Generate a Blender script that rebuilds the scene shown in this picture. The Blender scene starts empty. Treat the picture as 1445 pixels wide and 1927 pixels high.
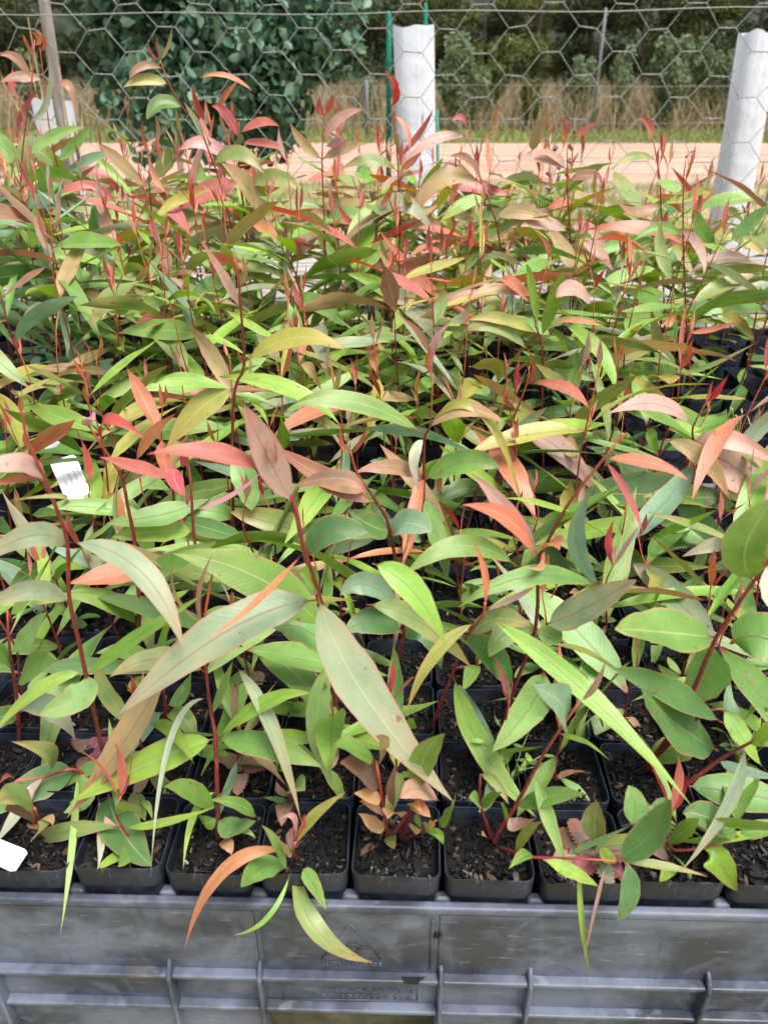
import bpy, math, random
import numpy as np
from mathutils import Vector, Matrix, noise as mnoise

R = math.radians
rng = random.Random(7)
scene = bpy.context.scene
COL = scene.collection

# ------------------------------------------------------------------ camera
PITCH, FPX, IW, IH = R(29.0), 1447.0, 1445.0, 1927.0
CAM = Vector((0, 0, 1.5))
cam_d = bpy.data.cameras.new('camera')
cam = bpy.data.objects.new('camera', cam_d); COL.objects.link(cam)
cam.location = CAM; cam.rotation_euler = (R(90) - PITCH, 0, 0)
cam_d.sensor_fit = 'VERTICAL'; cam_d.sensor_height = 36.0; cam_d.lens = 36.0 * FPX / IH
cam_d.clip_start = 0.02; cam_d.clip_end = 600
cam_d.dof.use_dof = True; cam_d.dof.focus_distance = 0.80; cam_d.dof.aperture_fstop = 10.0
scene.camera = cam

# ------------------------------------------------------------------ sky, sun, exposure
SUN_EL, SUN_AZ = R(66), R(140)          # azimuth clockwise from +Y (the view direction)
world = bpy.data.worlds.new('World'); scene.world = world; world.use_nodes = True
wn = world.node_tree.nodes; wl = world.node_tree.links
bg = wn['Background']
sky = wn.new('ShaderNodeTexSky'); sky.sky_type = 'NISHITA'; sky.sun_disc = False
sky.sun_elevation = SUN_EL; sky.sun_rotation = SUN_AZ
sky.air_density = 1.0; sky.dust_density = 6.0; sky.ozone_density = 1.0
wl.new(sky.outputs[0], bg.inputs[0]); bg.inputs[1].default_value = 0.09
sun_d = bpy.data.lights.new('sun', 'SUN'); sun_d.energy = 1.5; sun_d.angle = R(25); sun_d.color = (1.0, 0.98, 0.95)
sun = bpy.data.objects.new('sun', sun_d); COL.objects.link(sun)
sd = Vector((math.sin(SUN_AZ) * math.cos(SUN_EL), math.cos(SUN_AZ) * math.cos(SUN_EL), math.sin(SUN_EL)))
sun.rotation_euler = sd.to_track_quat('Z', 'Y').to_euler(); sun.location = (0, 0, 20)
vs = scene.view_settings
vs.view_transform = 'Standard'; vs.look = 'None'; vs.exposure = 1.22; vs.gamma = 1.0; vs.use_curve_mapping = False

cy = scene.cycles
cy.max_bounces = 6; cy.diffuse_bounces = 3; cy.glossy_bounces = 2; cy.transmission_bounces = 3; cy.transparent_max_bounces = 4
cy.use_adaptive_sampling = True; cy.adaptive_threshold = 0.03; cy.adaptive_min_samples = 24
cy.caustics_reflective = False; cy.caustics_refractive = False

# ------------------------------------------------------------------ helpers
def ray(x, y):
    u, v = (x - IW / 2) / FPX, (y - IH / 2) / FPX
    return Vector((u, math.cos(PITCH) - v * math.sin(PITCH), -math.sin(PITCH) - v * math.cos(PITCH)))
def at(x, y, Y):                    # point seen at (x, y) of the photo, Y metres ahead
    r = ray(x, y); return CAM + r * (Y / r.y)
def onz(x, y, z):
    r = ray(x, y); return CAM + r * ((z - CAM.z) / r.z)
def lin(c):
    return tuple(((v / 255.0) / 12.92 if v <= 10 else ((v / 255.0 + 0.055) / 1.055) ** 2.4) for v in c)

def mesh_from(name, verts, faces, uvs=None, smooth=True):
    me = bpy.data.meshes.new(name)
    me.from_pydata([tuple(v) for v in verts], [], faces)
    if uvs is not None:
        ul = me.uv_layers.new(name='UVMap')
        li = np.zeros(len(me.loops), dtype=np.int32); me.loops.foreach_get('vertex_index', li)
        ul.data.foreach_set('uv', np.asarray(uvs, dtype=np.float32)[li].ravel())
    if smooth: me.polygons.foreach_set('use_smooth', [True] * len(me.polygons))
    me.update()
    return me
def obj(name, me, mat=None, parent=None, M=None):
    if mat is not None and not me.materials: me.materials.append(mat)
    o = bpy.data.objects.new(name, me); COL.objects.link(o)
    if parent is not None: o.parent = parent
    if M is not None: o.matrix_local = M
    return o
def tag(o, label=None, cat=None, group=None, kind=None):
    if label: o['label'] = label
    if cat: o['category'] = cat
    if group: o['group'] = group
    if kind: o['kind'] = kind
    return o
def empty(name, loc, rz=0.0):
    o = bpy.data.objects.new(name, None); COL.objects.link(o)
    o.location = loc; o.rotation_euler = (0, 0, rz); o.empty_display_size = 0.02
    return o

class MB:
    """collects boxes and tubes into one mesh"""
    def __init__(s): s.v, s.f = [], []
    def box(s, c, h, rz=0.0, taper=1.0):
        n = len(s.v); ca, sa = math.cos(rz), math.sin(rz)
        for dz in (-1, 1):
            t = taper if dz > 0 else 1.0
            for dx, dy in ((-1, -1), (1, -1), (1, 1), (-1, 1)):
                x, y = dx * h[0] * t, dy * h[1] * t
                s.v.append((c[0] + x * ca - y * sa, c[1] + x * sa + y * ca, c[2] + dz * h[2]))
        s.f += [(n, n+3, n+2, n+1), (n+4, n+5, n+6, n+7), (n, n+1, n+5, n+4), (n+1, n+2, n+6, n+5), (n+2, n+3, n+7, n+6), (n+3, n, n+4, n+7)]
        return s
    def tube(s, pts, rad, k=6, cap=True):
        pts = [Vector(p) for p in pts]; n0 = len(s.v); m = len(pts)
        if not hasattr(rad, '__len__'): rad = [rad] * m
        ref = None
        for i, p in enumerate(pts):
            t = (pts[min(i+1, m-1)] - pts[max(i-1, 0)]).normalized()
            if ref is None:
                ref = Vector((1, 0, 0)) if abs(t.x) < 0.8 else Vector((0, 1, 0))
            a = (ref - t * ref.dot(t)).normalized(); b = t.cross(a); ref = a
            for j in range(k):
                w = 2 * math.pi * j / k
                s.v.append(tuple(p + a * (math.cos(w) * rad[i]) + b * (math.sin(w) * rad[i])))
        for i in range(m - 1):
            for j in range(k):
                q = n0 + i * k
                s.f.append((q + j, q + (j+1) % k, q + k + (j+1) % k, q + k + j))
        if cap:
            s.f.append(tuple(n0 + j for j in reversed(range(k))))
            s.f.append(tuple(n0 + (m-1) * k + j for j in range(k)))
        return s
    def mesh(s, name, smooth=False): return mesh_from(name, s.v, s.f, smooth=smooth)
    def build(s, name, mat, parent=None, smooth=False, M=None):
        return obj(name, s.mesh(name, smooth), mat, parent, M)

# ------------------------------------------------------------------ materials
def new_mat(name):
    m = bpy.data.materials.new(name); m.use_nodes = True
    nt = m.node_tree
    return m, nt, nt.nodes, nt.links, nt.nodes['Principled BSDF']
def mixrgb(nt, fac, a, b, mode='MIX'):
    n = nt.nodes.new('ShaderNodeMix'); n.data_type = 'RGBA'; n.blend_type = mode
    for s, v in ((n.inputs[0], fac), (n.inputs[6], a), (n.inputs[7], b)):
        if hasattr(v, 'is_linked') or hasattr(v, 'links'): nt.links.new(v, s)
        elif hasattr(v, '__len__'): s.default_value = (*v[:3], 1)
        else: s.default_value = v
    return n.outputs[2]
def math_n(nt, op, a, b=None, c=None, clamp=False):
    n = nt.nodes.new('ShaderNodeMath'); n.operation = op; n.use_clamp = clamp
    for i, v in enumerate((a, b, c)):
        if v is None: continue
        if hasattr(v, 'links'): nt.links.new(v, n.inputs[i])
        else: n.inputs[i].default_value = v
    return n.outputs[0]
def sstep(nt, v, lo, hi, a=0.0, b=1.0):
    n = nt.nodes.new('ShaderNodeMapRange'); n.interpolation_type = 'SMOOTHSTEP'
    nt.links.new(v, n.inputs[0])
    for i, q in zip((1, 2, 3, 4), (lo, hi, a, b)): n.inputs[i].default_value = q
    return n.outputs[0]
def noise_n(nt, scale, detail=3.0, rough=0.55, vec=None, dim='3D', w=None):
    n = nt.nodes.new('ShaderNodeTexNoise'); n.noise_dimensions = dim
    n.inputs['Scale'].default_value = scale; n.inputs['Detail'].default_value = detail; n.inputs['Roughness'].default_value = rough
    if vec is not None: nt.links.new(vec, n.inputs['Vector'])
    if w is not None: nt.links.new(w, n.inputs['W'])
    return n.outputs[0]
def coords(nt, which='Object', scale=None):
    t = nt.nodes.new('ShaderNodeTexCoord').outputs[which]
    if scale is None: return t
    m = nt.nodes.new('ShaderNodeMapping'); m.inputs['Scale'].default_value = scale
    nt.links.new(t, m.inputs[0]); return m.outputs[0]
def bump_n(nt, h, strength, dist):
    b = nt.nodes.new('ShaderNodeBump'); b.inputs['Strength'].default_value = strength; b.inputs['Distance'].default_value = dist
    nt.links.new(h, b.inputs['Height']); return b.outputs[0]
def add_translucent(nt, bsdf, col, fac):
    tr = nt.nodes.new('ShaderNodeBsdfTranslucent'); mx = nt.nodes.new('ShaderNodeMixShader')
    if hasattr(col, 'links'): nt.links.new(col, tr.inputs[0])
    else: tr.inputs[0].default_value = (*col, 1)
    mx.inputs[0].default_value = fac
    nt.links.new(bsdf.outputs[0], mx.inputs[1]); nt.links.new(tr.outputs[0], mx.inputs[2])
    nt.links.new(mx.outputs[0], nt.nodes['Material Output'].inputs[0])

def leaf_material():
    m, nt, N, L, P = new_mat('seedling_leaf')
    info = N.new('ShaderNodeObjectInfo')
    uvn = N.new('ShaderNodeTexCoord').outputs['UV']
    sp = N.new('ShaderNodeSeparateXYZ'); L.new(uvn, sp.inputs[0])
    u, v = sp.outputs[0], sp.outputs[1]
    mm = math_n(nt, 'ABSOLUTE', math_n(nt, 'MULTIPLY_ADD', v, 2.0, -1.0))
    rnd = math_n(nt, 'MULTIPLY', info.outputs['Random'], 40.0)
    cb = N.new('ShaderNodeMapping'); cb.inputs['Scale'].default_value = (5, 1.6, 1); L.new(uvn, cb.inputs[0])
    blot = noise_n(nt, 1.1, 3, 0.55, cb.outputs[0], '4D', rnd)
    fine = noise_n(nt, 14.0, 3, 0.6, cb.outputs[0], '4D', rnd)
    red = info.outputs['Alpha']
    base = info.outputs['Color']
    hs = N.new('ShaderNodeHueSaturation'); L.new(base, hs.inputs['Color'])
    L.new(math_n(nt, 'MULTIPLY_ADD', info.outputs['Random'], 0.026, 0.493), hs.inputs['Hue'])
    L.new(math_n(nt, 'MULTIPLY_ADD', blot, 0.9, 0.58), hs.inputs['Value']); hs.inputs['Saturation'].default_value = 1.0
    c = hs.outputs[0]
    # young leaves flush red in blotches and towards the tip
    bl = math_n(nt, 'MULTIPLY', sstep(nt, blot, 0.45, 0.72), math_n(nt, 'MULTIPLY', red, 0.45))
    c = mixrgb(nt, bl, c, lin((214, 128, 92)))
    tipm = math_n(nt, 'MULTIPLY', sstep(nt, u, 0.45, 1.0), math_n(nt, 'MULTIPLY', red, 0.65))
    c = mixrgb(nt, tipm, c, lin((205, 96, 84)))
    # fine mottling
    c = mixrgb(nt, math_n(nt, 'MULTIPLY', sstep(nt, fine, 0.5, 0.75), 0.16), c, lin((196, 210, 140)))
    # rust spots
    spot = sstep(nt, noise_n(nt, 3.4, 0, 0.4, cb.outputs[0], '4D', rnd), 0.775, 0.80)
    c = mixrgb(nt, math_n(nt, 'MULTIPLY', spot, 0.7), c, lin((150, 70, 66)))
    vo = N.new('ShaderNodeTexVoronoi'); vo.voronoi_dimensions = '4D'; vo.inputs['Scale'].default_value = 2.4; L.new(cb.outputs[0], vo.inputs['Vector']); L.new(rnd, vo.inputs['W'])
    speck = math_n(nt, 'MULTIPLY', sstep(nt, vo.outputs['Distance'], 0.15, 0.09), sstep(nt, fine, 0.4, 0.5))
    c = mixrgb(nt, math_n(nt, 'MULTIPLY', speck, 0.8), c, lin((120, 72, 58)))
    # side veins and midrib
    lat = math_n(nt, 'SINE', math_n(nt, 'ADD', math_n(nt, 'ADD', math_n(nt, 'MULTIPLY', u, 190.0), math_n(nt, 'MULTIPLY', fine, 9.0)), math_n(nt, 'MULTIPLY', mm, -24.0)))
    latm = math_n(nt, 'MULTIPLY', sstep(nt, lat, 0.3, 1.0), 0.05)
    c = mixrgb(nt, latm, c, lin((214, 216, 168)))
    mid = sstep(nt, mm, 0.07, 0.02)
    midcol = mixrgb(nt, sstep(nt, info.outputs['Random'], 0.35, 0.6), lin((196, 206, 150)), lin((150, 92, 96)))
    c = mixrgb(nt, math_n(nt, 'MULTIPLY', mid, 0.48), c, midcol)
    # red margin and petiole
    mar = math_n(nt, 'MULTIPLY', sstep(nt, mm, 0.87, 0.97), math_n(nt, 'MULTIPLY_ADD', red, 0.5, 0.34))
    c = mixrgb(nt, mar, c, lin((212, 130, 118)))
    pet = sstep(nt, u, 0.10, 0.04)
    c = mixrgb(nt, math_n(nt, 'MULTIPLY', pet, 0.8), c, lin((160, 74, 68)))
    L.new(c, P.inputs['Base Color'])
    P.inputs['Roughness'].default_value = 0.37
    P.inputs['Specular IOR Level'].default_value = 0.62
    h = math_n(nt, 'ADD', math_n(nt, 'MULTIPLY', mid, -0.8), math_n(nt, 'ADD', math_n(nt, 'MULTIPLY', lat, 0.06), math_n(nt, 'MULTIPLY', fine, 0.7)))
    L.new(bump_n(nt, h, 0.35, 0.0012), P.inputs['Normal'])
    hs2 = N.new('ShaderNodeHueSaturation'); L.new(c, hs2.inputs['Color'])
    hs2.inputs['Saturation'].default_value = 1.25; hs2.inputs['Value'].default_value = 1.15; hs2.inputs['Hue'].default_value = 0.49
    add_translucent(nt, P, hs2.outputs[0], 0.27)
    return m
LEAF = leaf_material()

def stem_material():
    m, nt, N, L, P = new_mat('red_stem')
    uvn = N.new('ShaderNodeTexCoord').outputs['UV']
    sp = N.new('ShaderNodeSeparateXYZ'); L.new(uvn, sp.inputs[0])
    info = N.new('ShaderNodeObjectInfo')
    u = sp.outputs[0]
    c = mixrgb(nt, sstep(nt, u, 0.0, 0.25), lin((112, 64, 54)), lin((128, 44, 48)))
    c = mixrgb(nt, sstep(nt, u, 0.62, 1.0), c, lin((206, 104, 74)))
    nz = noise_n(nt, 180, 3, 0.6, coords(nt, 'Object'))
    c = mixrgb(nt, math_n(nt, 'MULTIPLY', sstep(nt, nz, 0.45, 0.75), 0.35), c, lin((186, 110, 84)))
    hs = N.new('ShaderNodeHueSaturation'); L.new(c, hs.inputs['Color'])
    L.new(math_n(nt, 'MULTIPLY_ADD', info.outputs['Random'], 0.5, 0.75), hs.inputs['Value'])
    L.new(hs.outputs[0], P.inputs['Base Color']); P.inputs['Roughness'].default_value = 0.42
    return m
STEM = stem_material()

def plain(name, c, rough=0.6, nscale=30, namp=0.3, c2=None, bump=0.0, bdist=0.002, spec=0.4, vecscale=None):
    m, nt, N, L, P = new_mat(name)
    nz = noise_n(nt, nscale, 5, 0.6, coords(nt, 'Object', vecscale))
    a = lin(c); b = lin(c2) if c2 else tuple(x * (1 - namp) for x in a)
    L.new(mixrgb(nt, sstep(nt, nz, 0.3, 0.7), a, b), P.inputs['Base Color'])
    P.inputs['Roughness'].default_value = rough; P.inputs['Specular IOR Level'].default_value = spec
    if bump: L.new(bump_n(nt, nz, bump, bdist), P.inputs['Normal'])
    return m

def plastic_pot():
    m, nt, N, L, P = new_mat('black_pot_plastic')
    info = N.new('ShaderNodeObjectInfo')
    co = coords(nt, 'Object')
    a = noise_n(nt, 45, 5, 0.65, co); b = noise_n(nt, 260, 3, 0.6, coords(nt, 'Object', (1, 1, 0.25)))
    c = mixrgb(nt, sstep(nt, a, 0.42, 0.72), lin((24, 29, 38)), lin((52, 60, 75)))
    c = mixrgb(nt, math_n(nt, 'MULTIPLY', sstep(nt, b, 0.62, 0.75), 0.4), c, lin((120, 124, 128)))
    L.new(c, P.inputs['Base Color'])
    L.new(sstep(nt, a, 0.3, 0.7, 0.36, 0.6), P.inputs['Roughness'])
    L.new(bump_n(nt, b, 0.12, 0.001), P.inputs['Normal'])
    return m
POT = plastic_pot()

def crate_mat():
    m, nt, N, L, P = new_mat('weathered_crate_plastic')
    co = coords(nt, 'Object')
    cloud = noise_n(nt, 9, 6, 0.62, coords(nt, 'Object', (1, 1, 1.6)))
    streak = noise_n(nt, 22, 5, 0.7, coords(nt, 'Object', (1, 1, 0.30)))
    swirl = N.new('ShaderNodeTexNoise'); swirl.inputs['Scale'].default_value = 16; swirl.inputs['Distortion'].default_value = 2.5; swirl.inputs['Detail'].default_value = 4
    L.new(co, swirl.inputs['Vector'])
    grit = noise_n(nt, 320, 2, 0.6, co)
    mp = N.new('ShaderNodeMapping'); mp.inputs['Rotation'].default_value = (0, 0.7, 0); mp.inputs['Scale'].default_value = (12, 12, 90); L.new(co, mp.inputs[0])
    scr = noise_n(nt, 3.0, 3, 0.6, mp.outputs[0])
    c = mixrgb(nt, sstep(nt, cloud, 0.36, 0.64), lin((50, 57, 69)), lin((108, 118, 134)))
    c = mixrgb(nt, math_n(nt, 'MULTIPLY', sstep(nt, swirl.outputs[0], 0.5, 0.72), 0.32), c, lin((126, 136, 152)))
    c = mixrgb(nt, math_n(nt, 'MULTIPLY', sstep(nt, streak, 0.55, 0.74), 0.6), c, lin((36, 39, 46)))
    c = mixrgb(nt, math_n(nt, 'MULTIPLY', sstep(nt, noise_n(nt, 14, 4, 0.6, co), 0.6, 0.75), 0.3), c, lin((112, 106, 92)))
    c = mixrgb(nt, math_n(nt, 'MULTIPLY', sstep(nt, scr, 0.62, 0.72), 0.35), c, lin((150, 160, 176)))
    c = mixrgb(nt, math_n(nt, 'MULTIPLY', sstep(nt, grit, 0.74, 0.8), 0.6), c, lin((190, 192, 190)))
    L.new(c, P.inputs['Base Color'])
    L.new(sstep(nt, cloud, 0.3, 0.7, 0.4, 0.6), P.inputs['Roughness'])
    L.new(bump_n(nt, math_n(nt, 'ADD', swirl.outputs[0], math_n(nt, 'MULTIPLY', grit, 0.3)), 0.12, 0.003), P.inputs['Normal'])
    return m
CRATE = crate_mat()
TRAY = plain('black_tray_plastic', (24, 26, 31), 0.45, 40, c2=(44, 48, 56))

def soil_mat():
    m, nt, N, L, P = new_mat('potting_mix')
    a = noise_n(nt, 500, 4, 0.7, coords(nt, 'Object'))
    L.new(mixrgb(nt, sstep(nt, a, 0.45, 0.75), lin((9, 8, 8)), lin((26, 23, 21))), P.inputs['Base Color'])
    P.inputs['Roughness'].default_value = 0.85
    L.new(bump_n(nt, a, 0.8, 0.002), P.inputs['Normal'])
    return m
SOIL = soil_mat()
def chip_mat():
    m, nt, N, L, P = new_mat('bark_chip')
    g = N.new('ShaderNodeNewGeometry'); r = N.new('ShaderNodeValToRGB'); L.new(g.outputs['Random Per Island'], r.inputs[0])
    e = r.color_ramp; e.interpolation = 'CONSTANT'
    e.elements[0].position = 0; e.elements[0].color = (*lin((10, 10, 11)), 1)
    e.elements[1].position = 0.32; e.elements[1].color = (*lin((24, 21, 21)), 1)
    for p, c in ((0.55, (17, 15, 15)), (0.74, (44, 34, 30)), (0.86, (36, 30, 28)), (0.93, (112, 88, 66)), (0.976, (150, 126, 100)), (0.990, (205, 205, 198))):
        q = e.elements.new(p); q.color = (*lin(c), 1)
    nz = noise_n(nt, 700, 3, 0.7, coords(nt, 'Object'))
    L.new(mixrgb(nt, math_n(nt, 'MULTIPLY', nz, 0.7), r.outputs[0], (0.004, 0.004, 0.004)), P.inputs['Base Color'])
    P.inputs['Roughness'].default_value = 0.5
    return m
CHIP = chip_mat()
WIRE = plain('galvanised_wire', (164, 168, 164), 0.5, 200, c2=(120, 122, 116))
GUARD = None

# ------------------------------------------------------------------ ground, road
def ground_mat():
    m, nt, N, L, P = new_mat('grassy_ground')
    co = coords(nt, 'Object')
    a = noise_n(nt, 0.7, 6, 0.65, co); b = noise_n(nt, 14, 5, 0.7, co)
    c = mixrgb(nt, sstep(nt, a, 0.38, 0.62), lin((112, 124, 72)), lin((176, 160, 118)))
    c = mixrgb(nt, math_n(nt, 'MULTIPLY', sstep(nt, b, 0.4, 0.7), 0.6), c, lin((134, 118, 82)))
    L.new(c, P.inputs['Base Color']); P.inputs['Roughness'].default_value = 0.95
    L.new(bump_n(nt, b, 0.5, 0.03), P.inputs['Normal'])
    return m
g = mesh_from('ground', [(-200, -30, 0), (200, -30, 0), (200, 300, 0), (-200, 300, 0)], [(0, 1, 2, 3)], smooth=False)
tag(obj('ground', g, ground_mat()), kind='structure')
def road_mat():
    m, nt, N, L, P = new_mat('sandy_road')
    a = noise_n(nt, 1.6, 6, 0.6, coords(nt, 'Object', (0.15, 1.6, 1))); b = noise_n(nt, 9, 5, 0.7, coords(nt, 'Object'))
    c = mixrgb(nt, sstep(nt, a, 0.35, 0.65), lin((200, 168, 146)), lin((164, 136, 114)))
    c = mixrgb(nt, math_n(nt, 'MULTIPLY', sstep(nt, b, 0.5, 0.75), 0.4), c, lin((166, 136, 108)))
    L.new(c, P.inputs['Base Color']); P.inputs['Roughness'].default_value = 0.95
    L.new(bump_n(nt, b, 0.4, 0.03), P.inputs['Normal'])
    return m
RY0, RY1 = onz(722, 347, 0).y, onz(722, 270, 0).y
vv = []; ff = []
n = 60
for i in range(n + 1):
    x = -70 + 140 * i / n
    vv += [(x, RY0 + 0.35 * mnoise.noise((x * .4, 0, 3)), 0.006), (x, (RY0 + RY1) / 2, 0.03), (x, RY1 + 0.5 * mnoise.noise((x * .3, 9, 3)), 0.006)]
for i in range(n):
    q = 3 * i; ff += [(q, q + 3, q + 4, q + 1), (q + 1, q + 4, q + 5, q + 2)]
tag(obj('road', mesh_from('road', vv, ff), road_mat()), kind='structure')

# ------------------------------------------------------------------ grass
def blades(name, cnt, xr, yr, h, w, lean, seed, dens=None):
    r = np.random.default_rng(seed)
    x = r.uniform(*xr, cnt); y = r.uniform(*yr, cnt)
    if dens is not None:
        keep = np.array([mnoise.noise((x[i] * dens, y[i] * dens, seed)) > -0.12 for i in range(cnt)]); x, y = x[keep], y[keep]
    k = len(x); H = r.uniform(h[0], h[1], k); a = r.uniform(0, 6.283, k); W = r.uniform(.6, 1.3, k) * w
    lx, ly = r.normal(0, lean, k) * H, r.normal(0, lean, k) * H
    dx, dy = np.cos(a) * W, np.sin(a) * W
    V = np.zeros((k, 5, 3), np.float32)
    V[:, 0] = np.stack([x - dx, y - dy, np.zeros(k)], 1); V[:, 1] = np.stack([x + dx, y + dy, np.zeros(k)], 1)
    V[:, 2] = np.stack([x + dx * .7 + lx * .35, y + dy * .7 + ly * .35, H * .55], 1); V[:, 3] = np.stack([x - dx * .7 + lx * .35, y - dy * .7 + ly * .35, H * .55], 1)
    V[:, 4] = np.stack([x + lx, y + ly, H], 1)
    me = bpy.data.meshes.new(name); me.vertices.add(k * 5); me.vertices.foreach_set('co', V.ravel())
    b5 = (np.arange(k) * 5)[:, None]
    loops = (b5 + np.array([0, 1, 2, 3, 3, 2, 4])).ravel().astype(np.int32)
    me.loops.add(k * 7); me.loops.foreach_set('vertex_index', loops)
    me.polygons.add(k * 2)
    st = (np.arange(k) * 7)[:, None] + np.array([0, 4])
    me.polygons.foreach_set('loop_start', st.ravel().astype(np.int32))
    me.update(calc_edges=True); me.validate()
    return me
def island_mat(name, cols, rough=0.7, trans=0.25):
    m, nt, N, L, P = new_mat(name)
    g = N.new('ShaderNodeNewGeometry'); r = N.new('ShaderNodeValToRGB'); L.new(g.outputs['Random Per Island'], r.inputs[0])
    e = r.color_ramp; k = len(cols)
    e.elements[0].position = 0; e.elements[0].color = (*lin(cols[0]), 1)
    e.elements[1].position = 1; e.elements[1].color = (*lin(cols[-1]), 1)
    for i in range(1, k - 1):
        q = e.elements.new(i / (k - 1)); q.color = (*lin(cols[i]), 1)
    L.new(r.outputs[0], P.inputs['Base Color']); P.inputs['Roughness'].default_value = rough
    P.inputs['Specular IOR Level'].default_value = 0.3
    if trans: add_translucent(nt, P, r.outputs[0], trans)
    return m
GRASSN = island_mat('verge_grass', [(104, 124, 62), (150, 150, 96), (190, 176, 132), (128, 140, 78), (206, 190, 150)])
GRASSG = island_mat('green_grass', [(112, 136, 66), (140, 154, 88), (164, 162, 108), (120, 140, 74)])
GRASSD = island_mat('dry_grass', [(160, 142, 112), (190, 170, 140), (140, 124, 96), (132, 136, 92), (206, 190, 162)])
tag(obj('verge_grass', blades('verge_grass', 26000, (-11, 11), (5.5, RY0 + .3), (.05, .24), .006, .45, 3, .55), GRASSN), 'mixed straw and green grass on the verge before the sandy road', 'grass', kind='stuff')
tag(obj('roadside_grass', blades('roadside_grass', 26000, (-24, 24), (RY1 - .2, RY1 + 6), (.06, .28), .02, .4, 4), GRASSG), 'strip of short green grass along the far edge of the road', 'grass', kind='stuff')
tag(obj('dry_grass', blades('dry_grass', 60000, (-32, 32), (RY1 + 4.5, RY1 + 20), (.3, 2.0), .016, .45, 5), GRASSD), 'band of tall dry grass below the far bushes', 'grass', kind='stuff')

# ------------------------------------------------------------------ far shrubs and trees
def leaf_cloud(name, cnt, blobs, size, seed, aspect=0.45, updroop=0.0):
    """cnt small diamond leaves spread through the volume of blobs (centre, radii)"""
    r = np.random.default_rng(seed)
    wts = np.array([b[1][0] * b[1][1] * b[1][2] for b in blobs]) ** .7; wts /= wts.sum()
    bi = r.choice(len(blobs), cnt, p=wts)
    d = r.normal(size=(cnt, 3)); d /= np.linalg.norm(d, axis=1)[:, None]
    rad = r.uniform(0.25, 1.08, cnt) ** .55
    C = np.array([b[0] for b in blobs])[bi] + d * rad[:, None] * np.array([b[1] for b in blobs])[bi]
    A = r.normal(size=(cnt, 3)); A[:, 2] -= updroop; A /= np.linalg.norm(A, axis=1)[:, None]
    Bq = np.cross(A, r.normal(size=(cnt, 3))); Bq /= np.linalg.norm(Bq, axis=1)[:, None] + 1e-9
    s = r.uniform(.6, 1.35, cnt)[:, None] * size
    Nn = np.cross(A, Bq) * s * .12
    h_ = Bq * s * aspect * .5
    V = np.stack([C - A * s * .5, C + h_ * .85 + Nn - A * s * .22, C + h_ * .8 + Nn + A * s * .12, C + A * s * .5 - Nn, C - h_ * .8 + Nn + A * s * .12, C - h_ * .85 + Nn - A * s * .22], 1).astype(np.float32)
    me = bpy.data.meshes.new(name); me.vertices.add(cnt * 6); me.vertices.foreach_set('co', V.ravel())
    b6 = (np.arange(cnt) * 6)[:, None]
    me.loops.add(cnt * 8); me.loops.foreach_set('vertex_index', (b6 + np.array([0, 1, 2, 3, 0, 3, 4, 5])).ravel().astype(np.int32))
    me.polygons.add(cnt * 2); me.polygons.foreach_set('loop_start', (np.arange(cnt * 2) * 4).astype(np.int32))
    me.update(calc_edges=True)
    return me
BARK = plain('bark', (112, 100, 88), 0.9, 20, c2=(70, 62, 54), bump=.6, bdist=.02)
F_GREY = island_mat('grey_green_foliage', [(118, 140, 104), (142, 162, 124), (100, 124, 90), (158, 172, 132), (128, 146, 98)])
F_DARK = island_mat('dark_foliage', [(52, 64, 40), (70, 84, 50), (90, 104, 58), (44, 54, 36), (112, 122, 66)], trans=.2)
F_OLIVE = island_mat('olive_foliage', [(104, 118, 58), (128, 138, 72), (84, 98, 52), (150, 154, 84)], trans=.25)
F_BLUE = island_mat('blue_green_foliage', [(58, 90, 68), (84, 122, 94), (44, 70, 52), (120, 154, 126), (70, 100, 66)], rough=.45, trans=.15)

def shrub_meshes(seed, tall):
    r = random.Random(seed); st = MB(); bl = []
    for i in range(9):
        a = r.uniform(0, 6.28); sp = r.uniform(.1, .55); h = r.uniform(.55, 1.0) * tall
        top = Vector((math.cos(a) * sp, math.sin(a) * sp, h))
        st.tube([(0, 0, 0), (top.x * .4, top.y * .4, h * .5), tuple(top)], [.025, .018, .006], 5)
        for k in range(4):
            f = .4 + .2 * k
            p = top * f + Vector((r.uniform(-.08, .08), r.uniform(-.08, .08), 0))
            p.z = h * f
            bl.append((tuple(p), (.14, .14, .2)))
    return st.mesh('stem'), leaf_cloud('foliage', 3600, bl, .11, seed, .34)
SHR = [shrub_meshes(11 + i, 1.5 + .25 * i) for i in range(3)]
def shrub(px, Y, sc, k, mat_f, label):
    p = at(px, 200, Y); root = empty('shrub', (p.x, Y, 0), rng.uniform(0, 6.28)); root.scale = (sc, sc, sc)
    obj('stem', SHR[k][0], BARK, root)
    me = SHR[k][1] if SHR[k][1].materials and SHR[k][1].materials[0] == mat_f else (SHR[k][1].copy() if SHR[k][1].materials else SHR[k][1])
    me.materials.clear(); me.materials.append(mat_f)
    obj('foliage', me, None, root)
    tag(root, label, 'shrub', 'shrubs beyond the road')
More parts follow.
